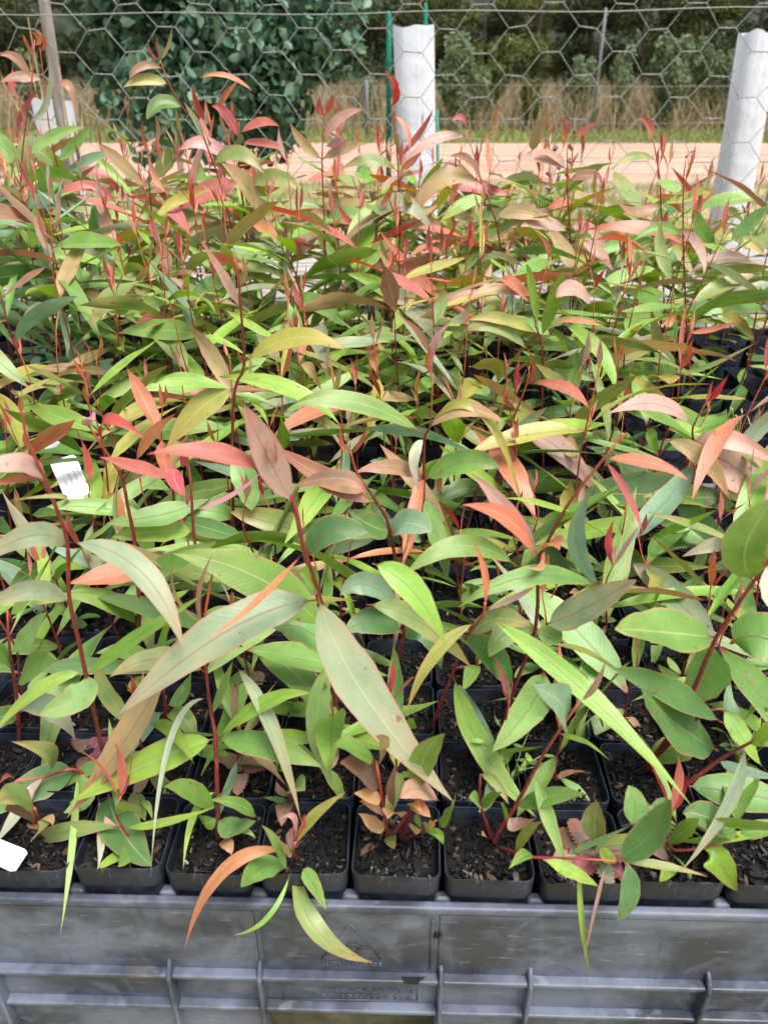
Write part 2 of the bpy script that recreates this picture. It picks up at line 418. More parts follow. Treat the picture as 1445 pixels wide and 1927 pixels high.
for px, dY, sc, k, mf, lb in (
    (690, 9, 1.2, 0, F_GREY, 'grey-green shrub just left of the middle white tree guard'),
    (870, 8, 1.9, 1, F_GREY, 'tall feathery grey-green shrub right of the middle tree guard'),
    (925, 9.5, 1.4, 2, F_OLIVE, 'olive shrub behind the feathery one right of the middle guard'),
    (1000, 8, 1.15, 0, F_OLIVE, 'low yellowish shrub with pale flower heads beyond the road'),
    (1075, 9, 1.5, 1, F_GREY, 'grey-green shrub beyond the road left of the thin grey stake'),
    (1165, 8.5, 1.35, 2, F_GREY, 'bushy grey-green shrub beyond the road just right of the thin stake'),
    (1255, 8, 2.0, 0, F_GREY, 'tallest pale shrub beyond the road, toward the right tree guard'),
    (1300, 9.5, 1.5, 2, F_GREY, 'rounded grey-green shrub beyond the road beside the tallest pale one'),
    (1365, 8.5, 1.6, 1, F_GREY, 'grey-green shrub seen just left of the right tree guard'),
    (1440, 9, 1.4, 0, F_OLIVE, 'olive shrub at the right edge beyond the road'),
    (215, 9, 1.1, 1, F_OLIVE, 'small olive shrub beyond the road left of the dark leafy tree'),
    (60, 9, 1.3, 2, F_GREY, 'grey-green shrub beyond the road at the far left')):
    shrub(px, RY1 + dY - 2.6, sc * .95, k, mf, lb)

def tree_meshes(seed, H, W, cnt, size):
    r = random.Random(seed); st = MB(); bl = []
    st.tube([(0, 0, 0), (.1, 0, H * .3), (-.1, .1, H * .65), (0, 0, H * .9)], [.16, .13, .09, .03], 7)
    for i in range(16):
        a = r.uniform(0, 6.28); z0 = r.uniform(.12, .75) * H; L_ = r.uniform(.5, 1.0) * W
        p = Vector((math.cos(a) * L_, math.sin(a) * L_, z0 + r.uniform(.1, .9)))
        st.tube([(0, 0, z0), tuple((Vector((0, 0, z0)) + p) / 2 + Vector((0, 0, .1))), tuple(p)], [.05, .035, .01], 5)
        bl.append((tuple(p), (r.uniform(.5, .9), r.uniform(.5, .9), r.uniform(.4, .8))))
        bl.append((tuple(p * .6 + Vector((0, 0, z0 * .4))), (.6, .6, .5)))
    return st.mesh('trunk'), leaf_cloud('crown', cnt, bl, size, seed, .35)
TRE = [tree_meshes(31 + i, 6.0 + i, 2.0 + .3 * i, 9000, .2) for i in range(2)]
TC = {}
def far_tree(px, Y, sc, k, mf, label):
    p = at(px, 100, Y); root = empty('bush_tree', (p.x, Y, -.2), rng.uniform(0, 6.28)); root.scale = (sc, sc, sc)
    obj('trunk', TRE[k][0], BARK, root)
    key = (k, mf.name)
    if key not in TC:
        me = TRE[k][1].copy(); me.materials.append(mf); TC[key] = me
    obj('crown', TC[key], None, root)
    tag(root, label, 'tree', 'trees beyond the road')
for px, dY, sc, k, mf, lb in (
    (-90, 19, 1.1, 0, F_DARK, 'dark far tree past the left edge of the road'),
    (60, 20, 1.2, 1, F_DARK, 'dark far tree behind the grey wooden post'),
    (230, 21, 1.1, 0, F_DARK, 'dark far tree behind the left side of the leafy tree'),
    (430, 22, 1.2, 1, F_DARK, 'dark far tree wholly behind the leafy tree'),
    (660, 19, 1.0, 0, F_DARK, 'dark far tree left of the middle tree guard'),
    (790, 21, 1.2, 1, F_OLIVE, 'olive far tree rising behind the middle tree guard'),
    (905, 19, 1.0, 0, F_DARK, 'shadowy far tree right of the middle tree guard'),
    (1010, 20, 1.15, 1, F_OLIVE, 'yellow-green far tree left of the thin grey stake'),
    (1110, 21, 1.1, 0, F_DARK, 'darkest far tree just behind the thin grey stake'),
    (1210, 19, 1.05, 1, F_DARK, 'dark far tree right of the thin grey stake'),
    (1310, 21, 1.2, 0, F_OLIVE, 'olive far tree left of the right tree guard'),
    (1420, 19.5, 1.1, 1, F_DARK, 'dark far tree behind the right tree guard'),
    (1540, 21, 1.1, 0, F_DARK, 'dark far tree past the right edge')):
    far_tree(px, RY1 + dY, sc, k, mf, lb)
# a wooded rise closes the view behind them
hv, hf = [], []
for i in range(81):
    x = -100 + 2.5 * i
    for j, (dy, z) in enumerate(((26, 0), (30, 3.2), (38, 7), (52, 9.5))):
        hv.append((x, RY1 + dy + mnoise.noise((x * .2, j, 1)) * 1.5, z + (mnoise.noise((x * .35, j * 2.3, 5)) * 1.6 if j else 0)))
for i in range(80):
    for j in range(3):
        q = i * 4 + j; hf.append((q, q + 4, q + 5, q + 1))
tag(obj('hill', mesh_from('hill', hv, hf), plain('scrub_hill', (58, 66, 42), .95, 1.2, c2=(30, 34, 24), bump=1, bdist=.5)), kind='structure')
blb = [((rng.uniform(-45, 45), RY1 + rng.uniform(23, 31), rng.uniform(.5, 6)), (1.6, 1.2, 1.2)) for _ in range(150)]
tag(obj('far_wood', leaf_cloud('far_wood', 42000, blb, .36, 77, .4), F_DARK), 'dark mass of far wood behind the separate trees', 'wood', kind='stuff')

# the dark leafy tree just beyond the fence
def leafy_tree():
    Y = 6.6; c = at(395, 100, Y)
    root = empty('leafy_tree', (c.x, Y, 0)); st = MB(); r = random.Random(5); bl = []
    st.tube([(.25, .1, 0), (.22, .05, .8), (.1, 0, 1.7), (0, 0, 3.4)], [.07, .06, .05, .02], 8)
    for i in range(34):
        a = r.uniform(0, 6.28); z0 = r.uniform(.9, 2.6); q = r.uniform(.25, .95)
        p = Vector((math.cos(a) * q * 1.05, math.sin(a) * q * .8, z0 + r.uniform(-.25, .5)))
        st.tube([(.15, 0, z0 - .1), tuple(p * .5 + Vector((0, 0, z0 * .5 + .08))), tuple(p)], [.02, .014, .005], 5)
        rr = .34
        if p.z - rr < 1.02: p.z = 1.02 + rr
        bl.append((tuple(p), (rr, rr, rr)))
    bl += [((.25, 0, 1.25), (.42, .4, .32)), ((.2, 0, 1.8), (.8, .6, .5)), ((-.4, 0, 2.0), (.55, .5, .5)), ((.6, 0, 1.9), (.5, .5, .5))]
    st.build('trunk', BARK, root, True)
    obj('crown', leaf_cloud('crown', 11000, bl, .085, 9, .72, .8), F_BLUE, root)
    tag(root, 'dark leafy tree with blue-green leaves just beyond the netting', 'tree')
leafy_tree()

# ------------------------------------------------------------------ far fence, stakes, posts, tree guards
POSTW = plain('weathered_post', (168, 160, 152), .9, 40, c2=(120, 112, 106), bump=.5, bdist=.004, vecscale=(1, 1, .1))
GREENP = plain('green_stake_paint', (24, 136, 106), .5, 60, c2=(16, 104, 84))
STEEL = plain('grey_steel', (150, 154, 160), .5, 80, c2=(110, 114, 120))
ff_ = empty('wire_fence', (0, 12.0, 0))
for z in (.62, 1.05, 1.5):
    w = MB(); w.tube([(x, 0, z + .01 * math.sin(x * 1.3)) for x in np.linspace(-9, 9, 25)], .003, 5); w.build('wire', WIRE, ff_, True)
for x in (-6.2, -2.9, 5.6):
    w = MB(); w.box((x, 0, .85), (.035, .035, .85)); w.build('post', POSTW, ff_)
tag(ff_, 'low fence of three thin plain wires on this side of the road', 'fence')
def stake(px, y0, y1, Y, wpx, mat, name, label):
    a, b = at(px, y0, Y), at(px, y1, Y)
    w = MB(); hw = wpx / 2 / FPX * (a - CAM).length
    w.tube([(a.x, Y, 0), (a.x, Y, a.z - hw * 1.2), (a.x, Y, a.z)], [hw, hw, hw * .35], 8)
    tag(w.build(name, mat, None, True), label, 'stake')
stake(1140, 14, 104, RY1 + 4.5, 5, STEEL, 'steel_stake', 'thin grey steel stake standing alone before the far bushes')
stake(732, 20, 200, 4.45, 9, GREENP, 'green_stake', 'green stake against the left side of the middle tree guard')
stake(801, 5, 60, 4.55, 7, GREENP, 'green_stake', 'green stake tip poking up from behind the middle tree guard')
stake(1436, 150, 400, 4.2, 9, GREENP, 'green_stake', 'green stake along the right side of the right tree guard')
stake(690, 150, 232, RY1 + 2, 6, STEEL, 'steel_stake', 'short pale steel stake left of the middle tree guard')
stake(238, 195, 230, RY1 + 2, 6, STEEL, 'steel_stake', 'small pale stake before the road left of the leafy tree')
pa, pb = at(84, 0, 3.9), at(113, 200, 3.9)
w = MB(); w.tube([(pb.x + (pb.x - pa.x) * .6, 3.9, 0), (pb.x, 3.9, pb.z), (pa.x, 3.9, pa.z), (pa.x - .02, 3.9, pa.z + .3)], [.028, .027, .025, .024], 9)
tag(w.build('wooden_post', POSTW, None, True), 'grey wooden post leaning behind the netting at the upper left', 'post')

def guard_mat():
    m, nt, N, L, P = new_mat('white_guard_sheet')
    co = coords(nt, 'Object')
    a = noise_n(nt, 7, 5, .6, co); b = noise_n(nt, 60, 3, .6, coords(nt, 'Object', (1, 1, .05)))
    c = mixrgb(nt, sstep(nt, a, .4, .7), lin((242, 245, 250)), lin((226, 231, 240)))
    c = mixrgb(nt, math_n(nt, 'MULTIPLY', sstep(nt, noise_n(nt, 16, 5, .7, co), .6, .75), .5), c, lin((170, 160, 140)))
    L.new(c, P.inputs['Base Color']); P.inputs['Roughness'].default_value = .45
    L.new(bump_n(nt, math_n(nt, 'ADD', b, math_n(nt, 'MULTIPLY', a, 2.0)), .5, .012), P.inputs['Normal'])
    add_translucent(nt, P, (.75, .78, .85), .25)
    return m
GUARD = guard_mat()
def guard(pxt, yt, pxb, yb, Y, wpx, seed, label, jag=.012):
    t, b = at(pxt, yt, Y), at(pxb, yb, Y)
    dxdz = (t.x - b.x) / (t.z - b.z); r = random.Random(seed)
    rad = wpx / 2 / FPX * (t - CAM).length * .9
    root = empty('tree_guard', (t.x - dxdz * t.z, Y, 0))
    nseg, nr = 24, 14; V = []; F = []
    for j in range(nr + 1):
        z = t.z * j / nr
        for i in range(nseg):
            a = 2 * math.pi * i / nseg
            q = 3.2   # rounded triangle / square section
            sq = 1.0 / (abs(math.cos(a)) ** q + abs(math.sin(a)) ** q) ** (1 / q)
            k = 1 + .05 * mnoise.noise((math.cos(a) * 1.5, math.sin(a) * 1.5, z * 3 + seed))
            zz = z + (jag * 2 * mnoise.noise((a * 1.3, seed, 0)) if j == nr else 0)
            V.append((dxdz * z + math.cos(a) * rad * sq * k, math.sin(a) * rad * sq * k, zz))
    for j in range(nr):
        for i in range(nseg):
            F.append((j * nseg + i, j * nseg + (i + 1) % nseg, (j + 1) * nseg + (i + 1) % nseg, (j + 1) * nseg + i))
    obj('sleeve', mesh_from('sleeve', V, F), GUARD, root)
    st = MB(); st.tube([(rad * 1.12, rad * .6, 0), (rad * 1.12 + dxdz * t.z * .8, rad * .6, t.z * .8)], .008, 7); st.build('inner_stake', GREENP, root, True)
    tag(root, label, 'tree guard', 'white plastic tree guards')
guard(778, 50, 786, 330, 4.3, 72, 2, 'tall white plastic tree guard upright behind the middle of the seedlings')
guard(1428, 62, 1372, 400, 4.0, 60, 4, 'white plastic tree guard leaning at the right edge')
guard(98, 190, 130, 360, 4.1, 62, 6, 'shorter white plastic tree guard behind the left seedlings')

# dry stalks and twiggy weeds
def stalks(name, px, y_top, Y, n, spread, seed, mat, label, cat, heads=False):
    r = random.Random(seed); p = at(px, y_top, Y); root = empty(name, (p.x, Y, 0))
    for i in range(n):
        h = p.z * r.uniform(.72, 1.02); dx, dy = r.uniform(-1, 1) * spread, r.uniform(-1, 1) * spread
        s = MB(); s.tube([(dx * .15, dy * .15, 0), (dx * .5, dy * .5, h * .55), (dx, dy, h)], [.004, .003, .0012], 5)
        if heads:
            for k in range(5):
                q = Vector((dx * (.8 + .05 * k), dy, h * (.84 + .04 * k)))
                s.tube([q, q + Vector((r.uniform(-.02, .02), r.uniform(-.02, .02), .02))], [.006, .009], 5)
        s.build('stalk', mat, root, True)
    tag(root, label, cat)
DRY = plain('dry_stalk', (186, 164, 124), .8, 60, c2=(150, 128, 92)); TWIG = plain('dead_twig', (120, 100, 84), .85, 80, c2=(80, 68, 58))
stalks('dry_grass_tuft', 42, 0, 3.5, 9, .16, 3, DRY, 'tuft of tall straw-coloured grass stalks at the upper left', 'dry grass')
stalks('dead_weed', 1042, 262, 3.6, 7, .10, 5, TWIG, 'dead brown weed with seed heads before the road', 'dead weed', True)

# ------------------------------------------------------------------ netting fence
FY = 2.95
def netting():
    root = empty('netting_fence', (0, FY, 0))
    
    a0, a1 = at(957 + 17, 53, FY), at(1089 + 17, 53, FY)
    px_ = abs(a1.x - a0.x); zA = at(957, 53, FY).z; zB = at(957, 141, FY).z; pz = zA - zB
    tl = px_ * .13
    r = random.Random(4)
    def J(x, z, i, j):
        return Vector((x + .012 * mnoise.noise((i * .37, j * .5, 1)), .012 * mnoise.noise((i * .3, j * .4, 8)), z + .012 * mnoise.noise((i * .37, j * .5, 4))))
    top = 1.80
    nodes = {}
    for j in range(-2, 14):                       # half rows going down
        z = zA + pz - j * pz / 2
        for i in range(-15, 15):
            x = a0.x + (i + (.5 if j % 2 else 0)) * px_
            nodes[(i, j)] = (J(x - tl, z, i * 2, j), J(x + tl, z, i * 2 + 1, j))
    RW = .0014
    def strand(a, b, ph):                       # one strand of a twist
        n = 5; return [a.lerp(b, k / n) + Vector((0, math.cos(k * 2.2 + ph), math.sin(k * 2.2 + ph))) * RW for k in range(n + 1)]
    for j in range(-2, 13):                     # each wire zigzags along between two rows of twists
        pts = []
        for i in range(-15, 15):
            a = nodes[(i, j)]; b = nodes.get((i, j + 1)) if j % 2 == 0 else nodes.get((i + 1, j + 1))
            if abs(a[0].x) > 2.6 or b is None: continue
            pts += strand(a[0], a[1], 0.0) + strand(b[0], b[1], math.pi)
        if max(p.z for p in pts) > top + pz * .55: continue
        w = MB(); w.tube(pts, RW, 5); w.build('netting_wire', WIRE, root, True)
    zt = at(722, 18, FY).z
    t = MB(); t.tube([(x, -.004, zt - .012 * math.sin((x + 2.6) * .9) + .004 * math.sin(x * 7)) for x in np.linspace(-2.6, 2.6, 40)], .002, 6); t.build('top_wire', WIRE, root, True)
    for x in (-2.6, 2.6):
        p = MB(); p.tube([(x, .03, 0), (x, .03, 1.9)], .03, 8); p.build('post', POSTW, root, True)
    tag(root, 'hexagonal wire netting fence with a straining wire behind the seedlings', 'fence')
netting()

# ------------------------------------------------------------------ wooden bench behind the crates
BOARD = plain('weathered_board', (186, 180, 174), .85, 26, c2=(122, 116, 110), bump=.5, bdist=.004, vecscale=(.12, 2.2, 2.2))
def bench():
    root = empty('timber_bench', (0, 2.42, 0))
    r = random.Random(8)
    for k in range(6):
        b = MB(); b.box((r.uniform(-.03, .03), -.34 + .125 * k, .99 + r.uniform(-.004, .004)), (1.75, .056, .02), r.uniform(-.004, .004))
        o = b.build('board', BOARD, root)
        m = o.modifiers.new('bevel', 'BEVEL'); m.width = .004; m.segments = 1
    for x in (-1.5, 0, 1.5):
        for y in (-.28, .26):
            b = MB(); b.box((x, y, .4845), (.045, .045, .4845)); b.build('leg', BOARD, root)
    tag(root, 'weathered grey timber bench seen between the stems behind the pots', 'bench')
bench()

# ------------------------------------------------------------------ crates
PITCHX, PITCHY, YAW = .0684, .069, R(-1.4)
RIM = 1.0
ca, sa = math.cos(YAW), math.sin(YAW)
G0 = Vector((.0099, .355 + .0345, 0))                    # centre of pot (row 0, column 0)
def grid(r, c): return Vector((G0.x + c * PITCHX * ca - r * PITCHY * sa, G0.y + c * PITCHX * sa + r * PITCHY * ca, 0))
def grid_inv(p):
    d = Vector((p.x - G0.x, p.y - G0.y, 0))
    return round((-d.x * sa + d.y * ca) / PITCHY), round((d.x * ca + d.y * sa) / PITCHX)

def text_mesh(body, size, depth, bold=0.0):
    cu = bpy.data.curves.new('lettering', 'FONT'); cu.body = body; cu.size = size; cu.extrude = depth; cu.align_x = 'CENTER'; cu.offset = bold
    o = bpy.data.objects.new('lettering', cu); COL.objects.link(o)
    bpy.context.view_layer.update()
    me = bpy.data.meshes.new_from_object(o.evaluated_get(bpy.context.evaluated_depsgraph_get()))
    bpy.data.objects.remove(o); bpy.data.curves.remove(cu); me.name = 'lettering'
    return me
LETTER = plain('moulded_lettering', (70, 76, 88), .5, 60, c2=(98, 105, 118))
SCUFF = plain('dark_hole', (14, 15, 18), .7, 60)
def front_crate():
    fy = -.0345 - .0045                                  # wall plane in the grid's frame (y = 0 is the centre of row 0)
    root = empty('bulk_crate', (G0.x, G0.y, 0), YAW)
    top = RIM - .028
    TH = .012
    X0, X1, Y1 = -.60, .60, .66
    # local wall positions from photo pixels on the front plane
    def lp(x, y):
        r = ray(x, y)
        # plane: local y = fy  -> world
        nrm = Vector((-sa, ca, 0)); d0 = (G0 + nrm * fy).dot(nrm)
        p = CAM + r * ((d0 - CAM.dot(nrm)) / r.dot(nrm)); d = p - Vector((G0.x, G0.y, 0))
        return Vector((d.x * ca + d.y * sa, fy, p.z))
    def bev(o, w=.002, s=2):
        m = o.modifiers.new('bevel', 'BEVEL'); m.width = w; m.segments = s; m.limit_method = 'ANGLE'
        return o
    zr1, zr2 = lp(722, 1832).z, lp(722, 1889).z
    # wall, with an opening in the middle below the second rib
    xo0, xo1 = lp(502, 1912).x, lp(818, 1912).x; zo = zr2 - .012
    w = MB()
    w.box(((X0 + xo0) / 2, fy + TH / 2, (top - .004) / 2), ((xo0 - X0) / 2, TH / 2, (top - .004) / 2))
    w.box(((X1 + xo1) / 2, fy + TH / 2, (top - .004) / 2), ((X1 - xo1) / 2, TH / 2, (top - .004) / 2))
    w.box(((xo0 + xo1) / 2, fy + TH / 2, (top - .004 + zo) / 2), ((xo1 - xo0) / 2 - .0005, TH / 2 - .0004, (top - .004 - zo) / 2))
    w.box(((xo0 + xo1) / 2, fy + TH / 2, (zo - .12) / 2), ((xo1 - xo0) / 2 - .0005, TH / 2 - .0004, (zo - .12) / 2))
    w.build('front_wall', CRATE, root)
    w = MB()
    for x in (X0 + .006, X1 - .006): w.box((x, (fy + TH + Y1) / 2, top / 2 - .002), (.006, (Y1 - fy - TH) / 2, top / 2 - .002))
    w.box((0, Y1 + .006, top / 2 - .002), (X1, .006, top / 2 - .002)); w.build('side_wall', CRATE, root)
    # deck the pots stand on
    w = MB(); w.box((0, (fy + Y1) / 2 + .01, RIM - .135), (X1 - .014, (Y1 - fy) / 2 - .02, .006)); w.build('deck', TRAY, root)
    # lip
    w = MB(); w.box((0, fy + .003, top), (X1, .0036, .0038)); bev(w.build('lip', CRATE, root), .002, 2)
    # small webs of the lip reaching between the pots
    for c in range(-5, 6):
        w = MB(); x = (c + .5) * PITCHX
        n = 7; V = []; F = []
        w.box((x, fy + .0125, top - .001), (.007, .0052, .0032), 0, .8); bev(w.build('lip_web', CRATE, root), .0025, 2)
    # raised panel edges on the upper band
    for px in (497, 812):
        q = lp(px, 1765)
        w = MB(); w.box((q.x, fy - .0006, (top + zr1) / 2), (.0009, .0011, (top - zr1) / 2 - .008)); bev(w.build('mould_line', CRATE, root), .001, 1)
    # horizontal ribs, split between uprights, and uprights
    xs = [lp(p, 1850).x for p in (-320, 8, 330, 495, 828, 993, 1325, 1660)]
    for z, dep in ((zr1, .0085), (zr2, .0085), (zr2 - .055, .0085)):
        for i in range(len(xs) - 1):
            w = MB(); w.box(((xs[i] + xs[i+1]) / 2, fy - dep / 2 + .001, z), ((xs[i+1] - xs[i]) / 2 - .0016, dep / 2, .0022))
            o = w.build('rib', CRATE, root); bev(o, .0012, 2)
    for x in xs:
        w = MB(); n = len(w.v)
        V = [(fy + .001, zr1 + .013), (fy - .004, zr1 + .011), (fy - .0105, zr1 + .002), (fy - .0105, zr2 - .2), (fy + .001, zr2 - .2)]
        vv = [(x - .0016, a, b) for a, b in V] + [(x + .0016, a, b) for a, b in V]
        k = 5; fc = [tuple(reversed(range(k))), tuple(range(k, 2 * k))] + [(i, (i + 1) % k, k + (i + 1) % k, k + i) for i in range(k)]
        bev(obj('upright_rib', mesh_from('upright_rib', vv, fc, smooth=False), CRATE, root), .001, 1)
    # olive sheet seen in the opening
    w = MB(); w.box(((xo0 + xo1) / 2, fy + .05, zo - .06), ((xo1 - xo0) / 2 + .03, .003, .1))
    o = w.build('inner_sheet', plain('olive_sheet', (150, 146, 112), .5, 40, c2=(112, 110, 84), bump=.5, bdist=.006), root)
    # lettering and emblem moulded in the plastic
    Rx = Matrix.Rotation(R(90), 4, 'X')
    def put(me, px, py, name):
        q = lp(px, py); return obj(name, me, LETTER, root, Matrix.Translation((q.x, fy - .0003, q.z)) @ Rx)
    s1 = abs(lp(718, 1812).x - lp(604, 1812).x)
    t1 = text_mesh('AUSTRALIAN MADE', .0052, .0006)
    wd = max(v.co.x for v in t1.vertices) - min(v.co.x for v in t1.vertices)
    for v in t1.vertices: v.co.x *= s1 / wd
    put(t1, 661, 1815, 'lettering')
    for body, px, py, x0, x1, sz in (('viscount plastics', 690, 1866, 600, 778, .0082), ('Ph: 1300-226 726', 690, 1878, 606, 775, .0068)):
        me = text_mesh(body, sz, .0006); wd = max(v.co.x for v in me.vertices) - min(v.co.x for v in me.vertices)
        s_ = abs(lp(x1, py).x - lp(x0, py).x)
        for v in me.vertices: v.co.x *= s_ / wd
        put(me, px, py, 'lettering')
    e = MB()
    tri = [lp(661, 1738), lp(718, 1806), lp(604, 1806)]
    for i in range(3): e.tube([tri[i] + Vector((0, -.0003, 0)), tri[(i + 1) % 3] + Vector((0, -.0001, 0))], .00035, 5)
    for cx, cy, rr, a0, a1 in ((664, 1788, 15, 20, 175), (684, 1793, 13, 60, 180)):
        e.tube([lp(cx + rr * math.cos(R(a)), cy - rr * .8 * math.sin(R(a))) + Vector((0, -.0003, 0)) for a in range(a0, a1, 15)], .0005, 5)
    e.build('emblem', CRATE, root, True)
    # plate frame round the phone lettering
    e = MB()
    fr = [lp(535, 1857), lp(785, 1860), lp(785, 1890 - 8), lp(535, 1880)]
    for i in (0, 1, 2, 3):
        if i != 0: e.tube([fr[i] + Vector((0, -.0002, 0)), fr[(i + 1) % 4] + Vector((0, -.0002, 0))], .0006, 5)
    e.build('plate_frame', LETTER, root, True)
    # dark punctures
    for pts, dy in ([[(812, 1758), (818, 1754), (828, 1755), (832, 1759), (826, 1765), (815, 1764)], -.0004], [[(755, 1838), (802, 1838), (790, 1846), (786, 1853), (762, 1852)], -.0172]):
        vv = []
        for (px, py) in pts:
            q = lp(px, py) if dy > -.01 else None
            if q is None:
                nrm = Vector((-sa, ca, 0)); d0 = (G0 + nrm * (fy - .017)).dot(nrm); r = ray(px, py)
                p = CAM + r * ((zr1 + .0027 - CAM.z) / r.z); d = p - Vector((G0.x, G0.y, 0)); q = Vector((d.x * ca + d.y * sa, -d.x * sa + d.y * ca, zr1 + .0027))
            else: q = q + Vector((0, dy, 0))
            vv.append(q)
        obj('puncture', mesh_from('puncture', vv, [tuple(reversed(range(len(vv))))], smooth=False), SCUFF, root)
    tag(root, 'weathered blue-black plastic bulk crate holding the front pots', 'crate')
front_crate()
def rear_crate(y0, y1, label):
    root = empty('bulk_crate', (G0.x, G0.y, 0), YAW); top = RIM - .045
    for nm, c, h in (('front_wall', (0, y0, top / 2), (1.1, .006, top / 2)), ('rear_wall', (0, y1, top / 2), (1.1, .006, top / 2)),
                     ('side_wall', (-1.106, (y0 + y1) / 2, top / 2), (.006, (y1 - y0) / 2, top / 2)), ('side_wall', (1.106, (y0 + y1) / 2, top / 2), (.006, (y1 - y0) / 2, top / 2)),
                     ('deck', (0, (y0 + y1) / 2, RIM - .135), (1.098, (y1 - y0) / 2 - .008, .006))):
        w = MB(); w.box(c, h); w.build(nm, TRAY, root)
    tag(root, label, 'crate')
rear_crate(.690, 1.59, 'long black crate holding the rear rows of pots')

# ------------------------------------------------------------------ pots
def rsq(h, cr, z, seg=4):
    out = []
    for q, (sx, sy) in enumerate(((1, 1), (-1, 1), (-1, -1), (1, -1))):
        for k in range(seg + 1):
            a = math.pi / 2 * (q + k / seg)
            out.append((sx * (h - cr) + cr * math.cos(a), sy * (h - cr) + cr * math.sin(a), z))
    return out
POTH = .121
prof = [(.0235, .006, 0), (.0302, .007, .082), (.0304, .007, .1), (.0318, .0072, .1015), (.0326, .0075, POTH - .002), (.0324, .0075, POTH), (.0315, .007, POTH), (.0310, .0068, POTH - .003), (.0298, .0065, .09)]
V = []; F = []
for h, cr, z in prof: V += rsq(h, cr, z)
K = 20
for j in range(len(prof) - 1):
    for i in range(K): F.append((j * K + i, j * K + (i + 1) % K, (j + 1) * K + (i + 1) % K, (j + 1) * K + i))
F.append(tuple(reversed(range(K))))
POT_ME = mesh_from('pot', V, F); POT_ME.materials.append(POT)
try: POT_ME.set_sharp_from_angle(angle=R(35))
except Exception: pass
SOILZ = POTH - .012
SOIL_ME, CHIP_ME = [], []
for s in range(5):
    n = 9; vv = []; ff = []
    for i in range(n):
        for j in range(n):
            x, y = -.0302 + .0604 * i / (n - 1), -.0302 + .0604 * j / (n - 1)
            vv.append((x, y, SOILZ + .005 * mnoise.noise((x * 60 + s * 9, y * 60, s)) + .003 * mnoise.noise((x * 150, y * 150, s))))
    for i in range(n - 1):
        for j in range(n - 1):
            q = i * n + j; ff.append((q, q + n, q + n + 1, q + 1))
    me = mesh_from('soil', vv, ff); me.materials.append(SOIL); SOIL_ME.append(me)
    r = random.Random(50 + s); V = []; F = []
    for k in range(330):
        big = r.random() < .09
        L_ = r.uniform(.004, .0085) if big else r.uniform(.0009, .0034); W_ = L_ * r.choice((r.uniform(.08, .2), r.uniform(.2, .55))); H_ = r.uniform(.0005, .0014)
        cx, cy = r.uniform(-.027, .027), r.uniform(-.027, .027)
        z = SOILZ + .005 * mnoise.noise((cx * 60 + s * 9, cy * 60, s)) + r.uniform(.0, .003)
        M = Matrix.Translation((cx, cy, z)) @ Matrix.Rotation(r.uniform(0, 6.28), 4, 'Z') @ Matrix.Rotation(r.uniform(-.5, .5), 4, 'Y') @ Matrix.Rotation(r.uniform(-.4, .4), 4, 'X')
        q = len(V)
        for dz in (-1, 1):
            for dx, dy in ((-1, -.6), (-.3, -1), (.8, -.7), (1, .2), (.4, 1), (-.8, .7)):
                j = .8 if dz > 0 else 1
                V.append(M @ Vector((dx * L_ * j * r.uniform(.75, 1.1), dy * W_ * j, dz * H_)))
        F += [tuple(q + i for i in reversed(range(6))), tuple(q + 6 + i for i in range(6))] + [(q + i, q + (i + 1) % 6, q + 6 + (i + 1) % 6, q + 6 + i) for i in range(6)]
    me = mesh_from('bark_chips', V, F, smooth=False); me.materials.append(CHIP); CHIP_ME.append(me)

# ------------------------------------------------------------------ leaves
LC = {   # colours of leaves as they look in even light
 'G': (126, 170, 80), 'g': (152, 198, 112), 'D': (92, 138, 74), 'O': (176, 180, 84), 'o': (140, 166, 92), 'Y': (150, 194, 78),
 'P': (206, 172, 158), 'p': (158, 178, 140), 'R': (204, 108, 108), 'r': (218, 134, 102), 'c': (204, 80, 94), 'B': (138, 178, 142),
 't': (184, 164, 116), 'b': (164, 126, 102), 'h': (236, 188, 146), 'k': (226, 172, 176), 'w': (196, 208, 176), 'm': (134, 110, 98), 'u': (176, 98, 132)}
RED = {'G': .10, 'g': .12, 'D': .06, 'O': .35, 'o': .35, 'Y': .12, 'P': .5, 'p': .35, 'R': .5, 'r': .4, 'c': .3, 'B': .06, 't': .4, 'b': .45, 'h': .2, 'k': .2, 'w': .15, 'm': .4, 'u': .2}
KREF = 0.88
def leaf_color(k, r=rng, jit=.10):
    c = lin(LC[k]); s = 1 + r.uniform(-jit, jit)
    return (min(1, c[0] * KREF * s * (1 + r.uniform(-.06, .06))), min(1, c[1] * KREF * s), min(1, c[2] * KREF * s * (1 + r.uniform(-.1, .1))), RED[k])

def wprof(u, fam):
    s = (u - .06) / .94
    if s <= 0: return .045
    a, b = ((.62, .82), (.78, 1.12), (.85, 1.25), (.5, .58))[fam]
    mx = (a / (a + b)) ** a * (b / (a + b)) ** b
    return max(.045 * (1 - s), (s ** a) * ((1 - s) ** b) / mx) if s < 1 else 0.0

